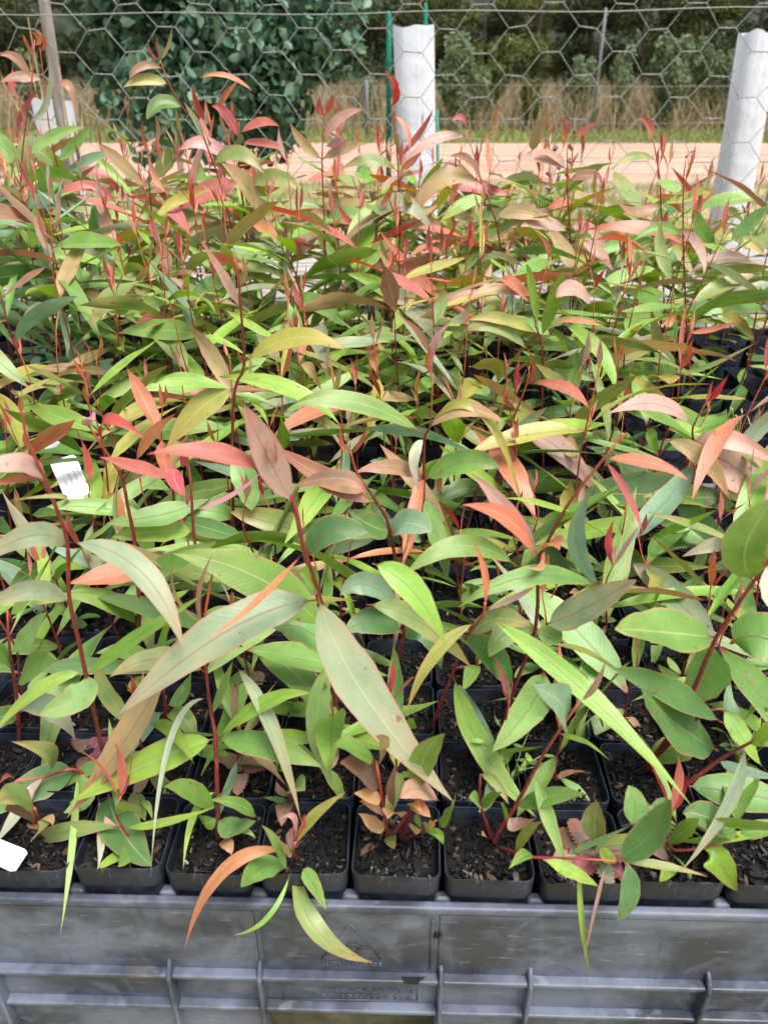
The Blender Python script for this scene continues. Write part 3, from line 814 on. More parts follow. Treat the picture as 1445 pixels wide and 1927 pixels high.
def build_leaf(name, cf, nf, W, fam, nseg, cols, fold, seed, wav=.06, ripple=.0, tooth=0.0):
    """cf(u) centre line, nf(u) normal, W full width"""
    V, UV, F = [], [], []
    eps = 1e-3
    vs_ = [-1 + 2 * i / (cols - 1) for i in range(cols)]
    for i in range(nseg + 1):
        u = i / nseg; u = u * .999
        c = cf(u); t = (cf(min(1, u + eps)) - cf(max(0, u - eps))).normalized()
        n = nf(u); n = (n - t * n.dot(t)).normalized(); s = t.cross(n)
        for vv_ in vs_:
            w = wprof(u, fam) * W / 2
            w *= 1 + wav * mnoise.noise((u * 7 + seed * 3.1, vv_ * 2, seed)) * 1.6
            if tooth and abs(vv_) == 1 : w *= 1 - tooth * (i % 2)
            up = abs(vv_) * w * fold + ripple * W * mnoise.noise((u * 5 + seed, vv_ * 1.5, seed * 1.7)) * abs(vv_)
            V.append(c + s * (vv_ * w) + n * up); UV.append((u, vv_ * .5 + .5))
    for i in range(nseg):
        for j in range(cols - 1):
            q = i * cols + j; F.append((q, q + cols, q + cols + 1, q + 1))
    me = mesh_from(name, V, F, UV); me.materials.append(LEAF)
    return me

LIB = {}
for fam, wl_, nm in ((0, .29, 'broad'), (1, .185, 'lance'), (2, .115, 'narrow'), (2, .15, 'bud')):
    LIB[nm] = []
    for k in range(14):
        r = random.Random(fam * 100 + k + (500 if nm == 'bud' else 0))
        droop = r.uniform(-.1, .75) if nm != 'bud' else r.uniform(-.25, .2)
        sick = r.uniform(-.3, .3); tw = r.uniform(-1.3, 1.3)
        def cf(u, d=droop, s=sick):
            return Vector((u, s * u * (1 - u) * 1.6 + s * .4 * u * u, .14 * u - d * u * u * .75))
        def nf(u, tw=tw):
            a = tw * u; return Vector((0, math.sin(a), math.cos(a)))
        LIB[nm].append(build_leaf(nm + '_leaf', cf, nf, wl_ * r.uniform(.85, 1.2), fam, 10, 3, r.uniform(.12, .5), k + fam * 20, .09, .10))

def stem_mesh(pts, r0, r1, sides=6, branches=()):
    m = MB(); k = len(pts)
    def smooth(ps, sub=3):
        out = []
        for i in range(len(ps) - 1):
            p0, p1, p2, p3 = ps[max(i-1, 0)], ps[i], ps[i+1], ps[min(i+2, len(ps)-1)]
            for q in range(sub):
                t = q / sub
                out.append(.5 * ((2 * p1) + (p2 - p0) * t + (2*p0 - 5*p1 + 4*p2 - p3) * t*t + (3*p1 - p0 - 3*p2 + p3) * t**3))
        return out + [ps[-1]]
    uv = []
    sp = smooth([Vector(p) for p in pts]); n = len(sp)
    m.tube(sp, [r0 + (r1 - r0) * (i / (n - 1)) ** .8 for i in range(n)], sides)
    for i in range(n): uv += [(i / (n - 1), .5)] * sides
    for bp, ub in branches:
        b = smooth([Vector(p) for p in bp]); nb = len(b)
        rr = (r0 + (r1 - r0) * ub) * .75
        m.tube(b, [rr + (r1 * .8 - rr) * i / (nb - 1) for i in range(nb)], sides)
        for i in range(nb): uv += [(ub + (1 - ub) * i / (nb - 1), .5)] * sides
    return mesh_from('stem', m.v, m.f, uv)

# ------------------------------------------------------------------ potted seedlings
ORD = ['first', 'second', 'third', 'fourth', 'fifth', 'sixth', 'seventh', 'eighth', 'ninth', 'tenth', 'eleventh', 'twelfth', 'thirteenth', 'fourteenth', 'fifteenth', 'sixteenth',
       'seventeenth', 'eighteenth', 'nineteenth', 'twentieth', 'twenty-first', 'twenty-second', 'twenty-third', 'twenty-fourth', 'twenty-fifth', 'twenty-sixth', 'twenty-seventh', 'twenty-eighth', 'twenty-ninth', 'thirtieth']
PLANTS = {}      # (row, col) -> root
def get_pot(r, c):
    if (r, c) in PLANTS: return PLANTS[(r, c)]
    g_ = grid(r, c)
    root = empty('potted_seedling', (g_.x + rng.uniform(-.0008, .0008), g_.y + rng.uniform(-.0008, .0008), RIM - POTH + rng.uniform(-.002, .003)), YAW + rng.uniform(-.025, .025))
    bpy.context.view_layer  # no update needed: matrices are composed by hand below
    p = obj('pot', POT_ME, None, root)
    k = rng.randrange(5); rz = Matrix.Rotation(math.pi / 2 * rng.randrange(4), 4, 'Z')
    s = obj('soil', SOIL_ME[k], None, p, rz)
    if r <= 7:
        ch = obj('bark_chips', CHIP_ME[k], None, p, rz); ch['kind'] = 'stuff'
    root['_tags'] = ''
    PLANTS[(r, c)] = root
    return root
def world_m(root): return Matrix.Translation(root.location) @ Matrix.Rotation(root.rotation_euler.z, 4, 'Z')
DESC = {}

def px_point(x, y, Y):
    Yp = onz(x, y, RIM + .004).y
    if y > 1655: Y = min(Y, .332)
    elif ray(x, y).z < 0: Y = min(Y, Yp)
    return at(x, y, Y)

def hero(base, stem, leaves, label, dY=-.02, r0=.0021, r1=.0008, branches=(), cat_row=None):
    """base: pixel of the stem foot on the soil; stem: pixels upward; leaves: (bx,by, mx,my, tx,ty, w, colour[, tip dY, family])"""
    b = onz(base[0], base[1], RIM - .012); rc = grid_inv(b)
    g_ = grid(*rc); b.x = max(g_.x - .026, min(g_.x + .026, b.x)); b.y = max(g_.y - .026, min(g_.y + .026, b.y)); b.z = RIM - .016
    root = get_pot(*rc); inv = world_m(root).inverted()
    n = len(stem); pts = [b]
    for i, s in enumerate(stem):
        f = (i + 1) / n; pts.append(px_point(s[0], s[1], s[2] if len(s) > 2 else b.y + dY * f))
    spx = [base] + [tuple(s[:2]) for s in stem]
    brs = []
    allp = [(spx[i], pts[i]) for i in range(n + 1)]
    for bi, bp in branches:
        q = [pts[bi]]
        for j, s in enumerate(bp):
            q.append(px_point(s[0], s[1], s[2] if len(s) > 2 else pts[bi].y - .01)); allp.append((tuple(s[:2]), q[-1]))
        brs.append((q, bi / n))
    # denser list for nearest lookups
    dense = []
    for i in range(n):
        for k in range(8):
            t = k / 8; dense.append(((spx[i][0] + (spx[i+1][0] - spx[i][0]) * t, spx[i][1] + (spx[i+1][1] - spx[i][1]) * t), pts[i].lerp(pts[i+1], t)))
    dense += allp
    me = stem_mesh([inv @ p for p in pts], r0, r1, 7, [([inv @ p for p in q], u) for q, u in brs])
    obj('stem', me, STEM, root)
    for L_ in leaves:
        bx, by, mx, my, tx, ty, w, col = L_[:8]
        dt = L_[8] if len(L_) > 8 and L_[8] is not None else -.025
        near = min(dense, key=lambda d: (d[0][0] - bx) ** 2 + (d[0][1] - by) ** 2)
        dist = math.hypot(near[0][0] - bx, near[0][1] - by)
        B = near[1] if dist < 16 else px_point(bx, by, near[1].y - .008)
        T = px_point(tx, ty, B.y + dt); Mm = px_point(mx, my, B.y + dt * .45)
        C = 2 * Mm - (B + T) / 2
        ln = (Mm - B).length + (T - Mm).length
        W = w / FPX * ((Mm - CAM).dot(Vector((0, math.cos(PITCH), -math.sin(PITCH))))) * (.84 if B.y > 1.0 else 1.0)
        asp = W / max(ln, 1e-4); fam = L_[9] if len(L_) > 9 else (3 if asp > .42 else 0 if asp > .27 else 1 if asp > .15 else 2)
        view = (CAM - Mm).normalized(); up = Vector((0, 0, 1))
        tt = (T - B).normalized()
        n0 = view * .75 + up * .45 + Vector((rng.uniform(-.25, .25), rng.uniform(-.1, .1), 0))
        n0 = (n0 - tt * n0.dot(tt)).normalized()
        vp = (view - tt * view.dot(tt)).normalized()
        cs = max(.55, abs(n0.dot(vp)))
        tw = rng.uniform(-.5, .5)
        Bl, Cl, Tl = inv @ B, inv @ C, inv @ T
        il = inv.to_3x3(); nl = il @ n0; tl_ = il @ tt
        def cf(u): return Bl * (1 - u) ** 2 + Cl * (2 * u * (1 - u)) + Tl * u * u
        def nf(u): return Matrix.Rotation(tw * (u - .4), 3, tl_) @ nl
        ns = 16 if ln > .05 else 10
        me = build_leaf('leaf', cf, nf, W / cs * .98, fam, ns, 5, rng.uniform(.1, .34), rng.uniform(0, 50), .08, .09)
        o = obj('leaf', me, None, root); o.color = leaf_color(col, jit=.07)
    DESC.setdefault(rc, label)
    return rc

HERO_CELLS = []
def H(*a, **k): HERO_CELLS.append(hero(*a, **k))

H((197, 1452), [(192, 1405), (163, 1272), (150, 1210), (131, 1125), (128, 1020), (107, 957), (87, 905), (62, 850), (47, 807), (44, 775)], [
  (122, 1035, 60, 1008, -60, 1072, 50, 'p'), (133, 1022, 262, 1072, 347, 1225, 52, 'p', -.05), (125, 1135, 60, 1112, -45, 1152, 40, 'p'),
  (150, 1265, 72, 1300, -25, 1395, 26, 'Y'), (172, 1270, 245, 1208, 395, 1112, 27, 'Y'), (168, 1276, 150, 1310, 75, 1345, 52, 'G'),
  (87, 905, 40, 872, -45, 892, 40, 'P'), (80, 903, 30, 902, -40, 920, 14, 'r'), (107, 957, 120, 935, 15, 942, 10, 'o'),
  (45, 790, 38, 770, 42, 745, 8, 'R'), (62, 850, 48, 830, 46, 812, 9, 'R')],
  'seedling with a long dark red stem and arching pink-green leaves at the left', dY=-.07)
H((250, 1335), [(262, 1180), (257, 1040), (242, 957), (232, 905), (220, 880), (190, 835), (170, 805)], [
  (195, 840, 205, 790, 276, 828, 19, 'c'), (232, 905, 270, 880, 187, 860, 8, 'R'), (330, 903, 262, 880, 187, 860, 26, 'R'), (328, 878, 330, 905, 348, 935, 30, 'c'),
  (255, 868, 285, 820, 332, 778, 22, 'r'), (172, 806, 175, 790, 166, 762, 8, 'k'), (168, 805, 168, 785, 180, 792, 18, 'k'), (345, 880, 345, 860, 350, 822, 12, 'c'),
  (262, 1180, 200, 1130, 110, 1120, 40, 'G'), (260, 1100, 330, 1060, 410, 1020, 40, 'G')],
  'seedling with crimson young leaves on a zigzag stem, left of centre', branches=((4, [(255, 870), (278, 830)]),))
H((382, 1290), [(380, 1150), (365, 1000), (360, 920), (355, 870)], [
  (335, 1040, 230, 1075, 128, 1098, 50, 'r', -.04), (360, 950, 300, 970, 200, 985, 44, 'G'), (362, 960, 440, 930, 500, 880, 10, 'k'), (365, 1000, 300, 1000, 212, 1010, 44, 'Y'),
  (358, 890, 350, 860, 345, 830, 10, 'R'), (380, 1120, 440, 1090, 520, 1080, 40, 'D')],
  'seedling with one broad orange-red leaf and green lower leaves')
H((448, 1105), [(440, 980), (437, 860), (442, 735), (460, 685), (452, 565), (450, 520), (440, 490)], [
  (462, 687, 555, 636, 652, 660, 38, 'O'), (435, 728, 375, 772, 310, 850, 50, 'O'), (448, 575, 420, 520, 375, 450, 20, 'P'), (450, 530, 442, 500, 425, 470, 9, 'r'),
  (440, 740, 350, 715, 292, 722, 24, 'Y'), (440, 980, 380, 960, 250, 975, 40, 'G'), (437, 860, 462, 900, 475, 960, 50, 'g'), (452, 545, 462, 510, 455, 480, 8, 't')],
  'tall seedling with two large olive-yellow leaves, left of centre')
H((634, 1405), [(622, 1210, .465), (597, 1115, .425), (570, 1025, .405), (557, 960, .40), (540, 955 - 40, .40), (520, 880, .40), (515, 830, .405)], [
  (590, 1132, 425, 1190, 215, 1355, 84, 'p', -.06, 1), (605, 1112, 680, 1300, 853, 1510, 88, 'p', -.06, 1), (570, 1032, 480, 1135, 385, 1208, 14, 'r', -.04),
  (608, 1192, 490, 1090, 321, 1040, 84, 'G', -.01), (570, 1050, 620, 1000, 697, 1003, 56, 'D', .0), (612, 1228, 575, 1185, 512, 1180, 56, 'g', .0), (625, 1240, 598, 1360, 629, 1482, 46, 'g', -.05),
  (560, 952, 500, 850, 458, 760, 60, 'P', -.02), (503, 888, 400, 852, 277, 855, 38, 'R', -.02), (520, 880, 522, 850, 512, 815, 9, 'r'), (525, 890, 500, 850, 508, 828, 8, 'r'),
  (598, 1115, 585, 1090, 560, 1075, 34, 'Y'), (540, 920, 640, 900, 690, 935, 30, 'b', -.01)],
  'large central seedling with two very long grey-green pink-edged leaves', dY=-.15, r0=.0026)
H((410, 1580), [(409, 1490), (406, 1390), (397, 1337), (390, 1279), (385, 1175), (400, 1080)], [
  (400, 1392, 500, 1322, 588, 1305, 30, 'Y'), (395, 1390, 290, 1432, 130, 1512, 58, 'Y', -.02), (415, 1388, 505, 1405, 610, 1445, 52, 'G', -.03),
  (440, 1250, 510, 1365, 567, 1548, 28, 'p', -.06), (390, 1317, 322, 1390, 284, 1650, 12, 'w', -.05), (320, 1250, 235, 1395, 126, 1540, 50, 't', -.03),
  (402, 1525, 360, 1490, 308, 1480, 40, 'G'), (405, 1490, 367, 1530, 345, 1638, 15, 'Y'), (485, 1540, 450, 1515, 395, 1505, 26, 'G'), (414, 1500, 425, 1490, 436, 1478, 24, 'g'),
  (415, 1570, 450, 1560, 482, 1578, 16, 'g'), (410, 1540, 385, 1550, 378, 1535, 24, 'G'), (412, 1575, 430, 1590, 436, 1612, 24, 'h'), (412, 1530, 440, 1560, 482, 1545, 40, 'g'),
  (404, 1345, 420, 1300, 440, 1240, 16, 'g'), (386, 1190, 375, 1120, 402, 1040, 10, 'P'), (383, 1178, 330, 1120, 330, 1040, 7, 't'), (388, 1260, 300, 1240, 205, 1275, 46, 'o')],
  'seedling in the third front pot with long drooping leaves and a red stem', dY=.05)
H((558, 1612), [(552, 1604, .362), (556, 1585, .352)], [
  (550, 1602, 425, 1635, 347, 1790, 26, 'r', -.03), (556, 1622, 592, 1745, 703, 1812, 38, 'o', -.03), (548, 1638, 505, 1725, 437, 1760, 10, 'Y', -.03),
  (562, 1592, 590, 1538, 652, 1490, 22, 'O', .0), (557, 1598, 553, 1538, 518, 1548, 13, 'k', -.01), (555, 1604, 546, 1570, 562, 1550, 14, 'k', -.01), (562, 1590, 570, 1560, 572, 1530, 10, 'c', 0),
  (543, 1635, 495, 1632, 452, 1670, 44, 'G', -.01), (568, 1640, 585, 1655, 613, 1712, 28, 'G', -.01), (540, 1642, 522, 1590, 492, 1552, 18, 'g'), (545, 1610, 535, 1600, 522, 1575, 14, 't')],
  'sprawling seedling whose leaves hang over the crate edge, with pink curled tips', dY=-.03)
H((555, 1600 - 60), [(545, 1500), (547, 1470)], [
  (545, 1510, 535, 1520, 530, 1555, 30, 'm'), (545, 1500, 560, 1480, 575, 1488, 26, 'g'), (546, 1500, 528, 1490, 520, 1470, 14, 'P'), (546, 1505, 520, 1505, 495, 1500, 10, 'D')],
  'small sprig with purplish round leaves behind the sprawling seedling')
H((732, 1578), [(725, 1540), (708, 1432)], [
  (722, 1504, 695, 1500, 667, 1492, 30, 'h'), (725, 1555, 700, 1550, 673, 1530, 28, 'h'), (726, 1540, 700, 1512, 676, 1508, 20, 'h'), (712, 1487, 680, 1450, 640, 1435, 46, 'm'), (698, 1440, 665, 1412, 630, 1402, 34, 'G'),
  (738, 1568, 735, 1580, 741, 1598, 24, 'o'), (757, 1540, 740, 1530, 728, 1540, 24, 'h'), (712, 1440, 722, 1400, 705, 1385, 20, 't')],
  'seedling in the middle front pot with a dried peach-coloured lower leaf', branches=((0, [(745, 1560), (772, 1525), (778, 1490)]),))
H((752, 1578), [(772, 1525), (783, 1480)], [
  (828, 1508, 785, 1485, 752, 1502, 40, 'P'), (768, 1515, 790, 1520, 810, 1538, 26, 'h'), (770, 1520, 780, 1510, 795, 1530, 20, 'h'), (822, 1543, 845, 1535, 858, 1492, 22, 'Y'), (803, 1562, 822, 1568, 834, 1590, 18, 'Y'),
  (783, 1570, 775, 1560, 772, 1552, 14, 't'), (742, 1520, 735, 1480, 748, 1435, 18, 'm'), (790, 1555, 785, 1540, 783, 1532, 12, 'G'), (790, 1500, 800, 1420, 838, 1380, 50, 'G'), (805, 1560, 812, 1550, 808, 1545, 14, 'h')],
  'seedling with withered tan and pink leaves in the middle front pot', branches=((0, [(795, 1562), (822, 1543)]),))
H((930, 1585), [(934, 1572), (968, 1520), (1000, 1460), (1022, 1420), (1055, 1370), (1090, 1320)], [
  (975, 1522, 1030, 1500, 1103, 1495, 36, 'G'), (1015, 1460, 1032, 1540, 1067, 1640, 28, 'g', -.03), (962, 1530, 975, 1555, 1008, 1540, 28, 'P'), (975, 1600, 990, 1570, 1020, 1545, 22, 'o'), (1008, 1603, 985, 1610, 957, 1635, 22, 'G'),
  (1020, 1617, 1075, 1640, 1125, 1668, 28, 'Y', -.02), (1096, 1620, 1094, 1730, 1112, 1845, 11, 'Y', -.02), (1140, 1626, 1122, 1700, 1097, 1810, 7, 'P', -.02),
  (904, 1515, 893, 1505, 882, 1500, 22, 'g'), (908, 1512, 925, 1505, 945, 1490, 22, 'G'), (904, 1450, 930, 1470, 958, 1515, 22, 'o'), (915, 1575, 910, 1570, 906, 1572, 9, 'h'), (945, 1540, 948, 1525, 946, 1510, 12, 'G'),
  (1158, 1620, 1240, 1628, 1332, 1650, 16, 'o', -.01), (1160, 1618, 1222, 1570, 1262, 1503, 58, 'D', .0), (1178, 1622, 1184, 1680, 1161, 1735, 36, 'D', -.02), (1058, 1612, 1120, 1585, 1190, 1552, 10, 'D', 0),
  (1050, 1372, 1060, 1330, 1000, 1290, 46, 'B'), (1090, 1322, 1120, 1290, 1140, 1240, 12, 'P')],
  'seedling creeping along the front pots on a thin red runner', branches=((0, [(904, 1515), (904, 1457)]), (0, [(968, 1604, .372), (1004, 1613, .362), (1090, 1616, .356), (1158, 1620, .352)])))
H((1118, 1592), [(1122, 1580)], [(1122, 1585, 1118, 1545, 1124, 1508, 46, 'o', .0), (1188, 1553, 1195, 1520, 1182, 1478, 44, 'g', .01), (1150, 1600, 1140, 1615, 1135, 1622, 36, 'Y')], 'short seedling with an upright olive leaf among the thistle leaves')
H((815, 1372), [(817, 1355), (852, 1265), (877, 1200), (907, 1160), (912, 1135)], [
  (907, 1155, 1095, 1298, 1305, 1522, 42, 'Y', -.12, 2), (900, 1168, 818, 1232, 765, 1342, 26, 'O', -.03), (862, 1275, 905, 1405, 1010, 1540, 46, 'Y', -.06, 1), (915, 1140, 912, 1080, 888, 1015, 14, 'r', .01),
  (872, 1194, 935, 1165, 1003, 1182, 42, 'o'), (907, 1150, 970, 1125, 1010, 1100, 12, 'P'), (700, 1060, 775, 1110, 838, 1212, 54, 'Y', -.02), (690, 1138, 790, 1170, 888, 1258, 44, 'o', .0), (907, 1140, 1020, 1250, 1000, 1235, 6, 'R')],
  'seedling with a single very long arching strap-like leaf, right of centre', dY=-.09)
H((937, 1400), [(937, 1390), (967, 1295), (1007, 1185), (1012, 1060), (1022, 1035), (1062, 960), (1100, 907), (1157, 837)], [
  (1128, 1105, 995, 1085, 860, 1145, 40, 'G'), (1027, 1175, 1100, 1145, 1195, 1090, 60, 'p', -.03), (972, 1066, 868, 1028, 755, 1087, 44, 'G'), (1132, 1105, 1085, 1020, 1115, 918, 36, 'B'),
  (957, 1292, 920, 1230, 862, 1200, 54, 'D'), (1005, 1190, 955, 1190, 920, 1238, 46, 'G'), (1010, 1190, 1040, 1200, 1052, 1210, 40, 'g'), (1012, 1060, 960, 980, 868, 950, 34, 'r', -.03), (1015, 1050, 950, 960, 885, 890, 36, 'P', -.01),
  (1145, 868, 1220, 870, 1295, 904, 25, 'r'), (1143, 862, 1180, 930, 1210, 1008, 15, 'R', -.02), (1157, 837, 1170, 825, 1180, 815, 7, 'r'), (1020, 1045, 1015, 1070, 985, 1065, 14, 'h'), (1020, 1040, 1040, 1020, 1052, 1035, 22, 'r')],
  'tall leaning seedling with a spotted grey-green leaf, right of centre', dY=-.06)
H((1216, 1445), [(1222, 1435), (1252, 1395), (1297, 1315), (1347, 1200), (1417, 1095), (1445, 1055), (1470, 1000)], [
  (1345, 1195, 1250, 1190, 1157, 1182, 84, 'G'), (1372, 1212, 1440, 1200, 1510, 1262, 92, 'G'), (1340, 1208, 1340, 1260, 1286, 1315, 76, 'g', .01), (1350, 1413, 1275, 1365, 1203, 1295, 80, 'D', -.04), (1362, 1362, 1250, 1300, 1150, 1258, 52, 'D', -.02),
  (1412, 1097, 1402, 1030, 1460, 935, 84, 'G', .0, 0), (1362, 1330, 1390, 1380, 1432, 1442, 36, 'Y', -.03), (1440, 1065, 1455, 1100, 1442, 1140, 50, 'w'), (1222, 1432, 1265, 1410, 1300, 1425, 50, 'Y', 0)],
  'sturdy seedling with broad oval green leaves at the right', dY=-.04, r0=.0028, branches=((1, [(1290, 1380), (1350, 1413)]), (2, [(1330, 1340), (1362, 1335)])))
H((1262, 1500), [(1269, 1494, .405), (1353, 1430, .40), (1406, 1400, .39), (1460, 1370, .38)], [
  (1300, 1487, 1400, 1495, 1520, 1520, 64, 'G', -.01), (1384, 1577, 1335, 1540, 1283, 1530, 52, 'D', .0), (1403, 1405, 1372, 1510, 1280, 1640, 24, 'p', -.05), (1322, 1600, 1350, 1620, 1388, 1678, 54, 'Y', -.01),
  (1390, 1577, 1430, 1560, 1490, 1552, 32, 'G', 0), (1270, 1500, 1240, 1530, 1215, 1560, 40, 'G'), (1265, 1590, 1290, 1560, 1315, 1540, 30, 'G'), (1353, 1430, 1395, 1450, 1480, 1465, 22, 'B'), (1406, 1400, 1440, 1380, 1470, 1330, 24, 'Y')],
  'leaning red-stemmed seedling over the front pots at the right', branches=((0, [(1255, 1592, .378), (1322, 1595, .37), (1390, 1577, .37)]),))
H((1235, 1085), [(1273, 926), (1302, 842), (1303, 804), (1329, 756)], [
  (1300, 802, 1235, 760, 1141, 780, 32, 'P'), (1303, 855, 1390, 885, 1470, 988, 82, 'P', -.02, 1), (1310, 845, 1370, 828, 1480, 885, 38, 'P'), (1248, 828, 1322, 862, 1372, 942, 36, 't'), (1328, 755, 1332, 735, 1342, 716, 9, 'c'), (1330, 755, 1352, 735, 1370, 703, 13, 'c'),
  (1305, 812, 1340, 805, 1380, 782, 10, 'Y'), (1395, 955, 1300, 935, 1208, 935, 42, 'G'), (1270, 930, 1320, 990, 1405, 1040, 48, 'G'), (1255, 990, 1320, 1030, 1300, 1065, 40, 'G'), (1250, 1040, 1190, 1070, 1120, 1090, 36, 'D')],
  'seedling with large dusky pink leaves before the empty tray at the right')
H((803, 1120), [(797, 905), (799, 825), (809, 800), (814, 710)], [
  (812, 715, 815, 650, 854, 603, 15, 'k', -.01), (812, 676, 790, 630, 760, 600, 14, 'b'), (790, 815, 660, 755, 540, 770, 40, 'G'), (808, 812, 870, 770, 950, 797, 30, 't'), (812, 803, 905, 775, 985, 962, 22, 'O', -.03), (797, 825, 780, 860, 787, 922, 22, 'w'),
  (812, 705, 805, 680, 812, 650, 8, 'r'), (797, 905, 740, 880, 665, 890, 30, 'b'), (797, 900, 870, 870, 940, 880, 46, 'G'), (800, 1000, 830, 1030, 842, 1090, 26, 'g'), (800, 930, 820, 1000, 840, 1090, 36, 'g'), (800, 1010, 770, 990, 740, 985, 46, 'B')],
  'slender seedling with arching olive leaves in the middle', dY=-.01)
H((725, 1290), [(760, 1190), (735, 1005), (712, 950), (672, 890), (660, 850)], [
  (735, 1005, 765, 985, 812, 1000, 50, 'B'), (712, 950, 610, 900, 520, 840, 42, 'b'), (735, 1000, 700, 990, 655, 960, 44, 'D'), (660, 850, 640, 830, 645, 790, 9, 'R'), (664, 855, 680, 830, 688, 805, 8, 'R'), (760, 1190, 700, 1170, 650, 1190, 50, 'D'),
  (760, 1200, 800, 1190, 830, 1260, 44, 'D'), (755, 1140, 690, 1100, 640, 1120, 44, 'B'), (690, 920, 640, 910, 580, 905, 38, 'b')],
  'dark-stemmed seedling with a heart-shaped bluish leaf at the centre')
H((1022, 900), [(1020, 760), (1020, 655), (1005, 590), (1035, 480)], [
  (1005, 637, 945, 600, 880, 603, 28, 'O'), (997, 665, 930, 615, 866, 628, 30, 'o'), (1000, 580, 965, 535, 942, 530, 26, 'r'), (1008, 562, 930, 545, 865, 580, 25, 't'), (1115, 578, 1080, 545, 1045, 560, 36, 'P'), (1137, 615, 1090, 604, 1045, 607, 11, 'r'),
  (1022, 640, 1045, 560, 1060, 510, 34, 'Y'), (1018, 620, 1000, 540, 990, 495, 20, 'Y'), (1020, 720, 1065, 690, 1090, 655, 24, 'g'), (1022, 730, 1070, 705, 1120, 720, 34, 'G'), (1035, 490, 1030, 465, 1012, 440, 12, 'R')],
  'tall straight seedling with rust and yellow leaves, right of centre')
H((930, 1020), [(937, 920), (957, 815), (990, 725), (995, 690)], [
  (975, 812, 1060, 850, 1135, 950, 44, 'P', -.02), (957, 815, 940, 850, 945, 890, 28, 'w'), (960, 810, 1000, 790, 1030, 765, 18, 'p'), (990, 730, 1005, 700, 990, 650, 10, 'R'), (988, 730, 972, 700, 995, 685, 10, 'c'), (975, 770, 950, 750, 955, 720, 10, 'c'), (940, 920, 1000, 900, 1050, 905, 30, 'G'), (938, 930, 880, 920, 830, 940, 36, 'D')],
  'seedling with a broad tan-pink leaf and crimson tips, right of centre')
H((1262, 830), [(1267, 720), (1285, 640), (1300, 600)], [
  (1267, 720, 1215, 715, 1155, 747, 18, 'Y'), (1265, 715, 1240, 660, 1225, 575, 34, 'o'), (1268, 718, 1250, 680, 1228, 650, 40, 'g'), (1292, 625, 1340, 620, 1400, 600, 14, 'r'), (1290, 620, 1270, 600, 1245, 615, 18, 'r'), (1270, 700, 1330, 690, 1430, 640, 12, 'o'), (1280, 690, 1300, 670, 1310, 650, 9, 'R')],
  'seedling with bright yellow-green leaves beside the empty tray')
H((188, 1478), [(165, 1462), (135, 1447), (85, 1462), (30, 1470)], [
  (142, 1458, 75, 1475, -15, 1535, 62, 'D', -.01), (205, 1495, 228, 1560, 285, 1630, 74, 'D', -.01, 0), (143, 1458, 138, 1580, 114, 1760, 14, 'g', -.06), (186, 1500, 192, 1570, 184, 1638, 17, 'w', -.02), (72, 1470, 40, 1520, -12, 1592, 24, 'w', -.02),
  (85, 1462, 95, 1420, 20, 1395, 30, 'o'), (85, 1462, 60, 1490, 45, 1540, 12, 'P'), (250, 1500, 262, 1510, 274, 1545, 26, 'G', -.01), (262, 1512, 278, 1515, 287, 1542, 13, 'Y', -.01), (30, 1470, 15, 1460, 0, 1475, 8, 'R'), (150, 1455, 160, 1500, 120, 1530, 36, 'G')],
  'seedling spreading dark green leaves over the left front pots')
H((70, 1575), [(72, 1545), (66, 1520)], [(70, 1550, 88, 1545, 58, 1585, 26, 'o'), (70, 1545, 40, 1530, 10, 1525, 34, 'm'), (70, 1550, 62, 1560, 52, 1552, 14, 'h'), (72, 1545, 95, 1540, 100, 1555, 14, 'h'), (66, 1522, 30, 1500, 0, 1510, 44, 'o')], 'small sprout with spotted round leaves in the left front pot')
H((310, 1395), [(312, 1330), (300, 1240)], [(312, 1340, 260, 1380, 232, 1440, 40, 'B', -.02), (305, 1270, 250, 1230, 180, 1230, 34, 'G'), (310, 1330, 350, 1300, 360, 1260, 26, 'g'), (312, 1345, 345, 1350, 370, 1400, 36, 'G'), (302, 1245, 310, 1200, 325, 1170, 16, 'Y'), (308, 1300, 270, 1290, 240, 1300, 34, 'Y')], 'green seedling with a dew-spotted bluish leaf, left of the centre')
H((40, 1400), [(35, 1330), (20, 1230), (15, 1150)], [(36, 1335, 90, 1330, 143, 1392, 46, 'p', -.03), (30, 1290, 70, 1250, 110, 1245, 44, 'G'), (25, 1260, -5, 1230, -40, 1240, 40, 'G'), (20, 1230, 60, 1190, 90, 1150, 34, 'g'), (16, 1160, 50, 1120, 60, 1080, 22, 'Y'), (36, 1345, 0, 1350, -30, 1380, 40, 'D')], 'green seedling under the arching leaves at the left edge')
# back rows
H((255, 700), [(249, 582), (245, 490), (230, 416), (221, 369)], [(213, 387, 165, 352, 107, 370, 26, 'R'), (228, 366, 218, 350, 203, 342, 12, 'c'), (232, 424, 208, 424, 182, 438, 20, 'r'), (245, 480, 290, 440, 340, 445, 22, 't'), (247, 520, 200, 500, 150, 530, 32, 'B'), (249, 570, 300, 540, 330, 570, 34, 'G')], 'back-row seedling with a rosy red leaf, near the left tree guard')
H((200, 690), [(155, 460), (136, 405), (111, 322), (94, 241), (83, 150), (76, 90)], [(90, 200, 125, 158, 147, 228, 16, 'b'), (108, 302, 140, 275, 173, 233, 24, 'g'), (105, 320, 60, 280, 58, 338, 46, 'o'), (112, 330, 170, 300, 220, 290, 22, 'B'), (150, 440, 100, 430, 45, 440, 30, 'B'), (83, 150, 40, 145, 0, 155, 22, 'b'), (76, 92, 72, 70, 58, 60, 10, 'r'), (76, 95, 85, 80, 75, 60, 9, 'r')], 'very tall dark-stemmed seedling in front of the left tree guard')
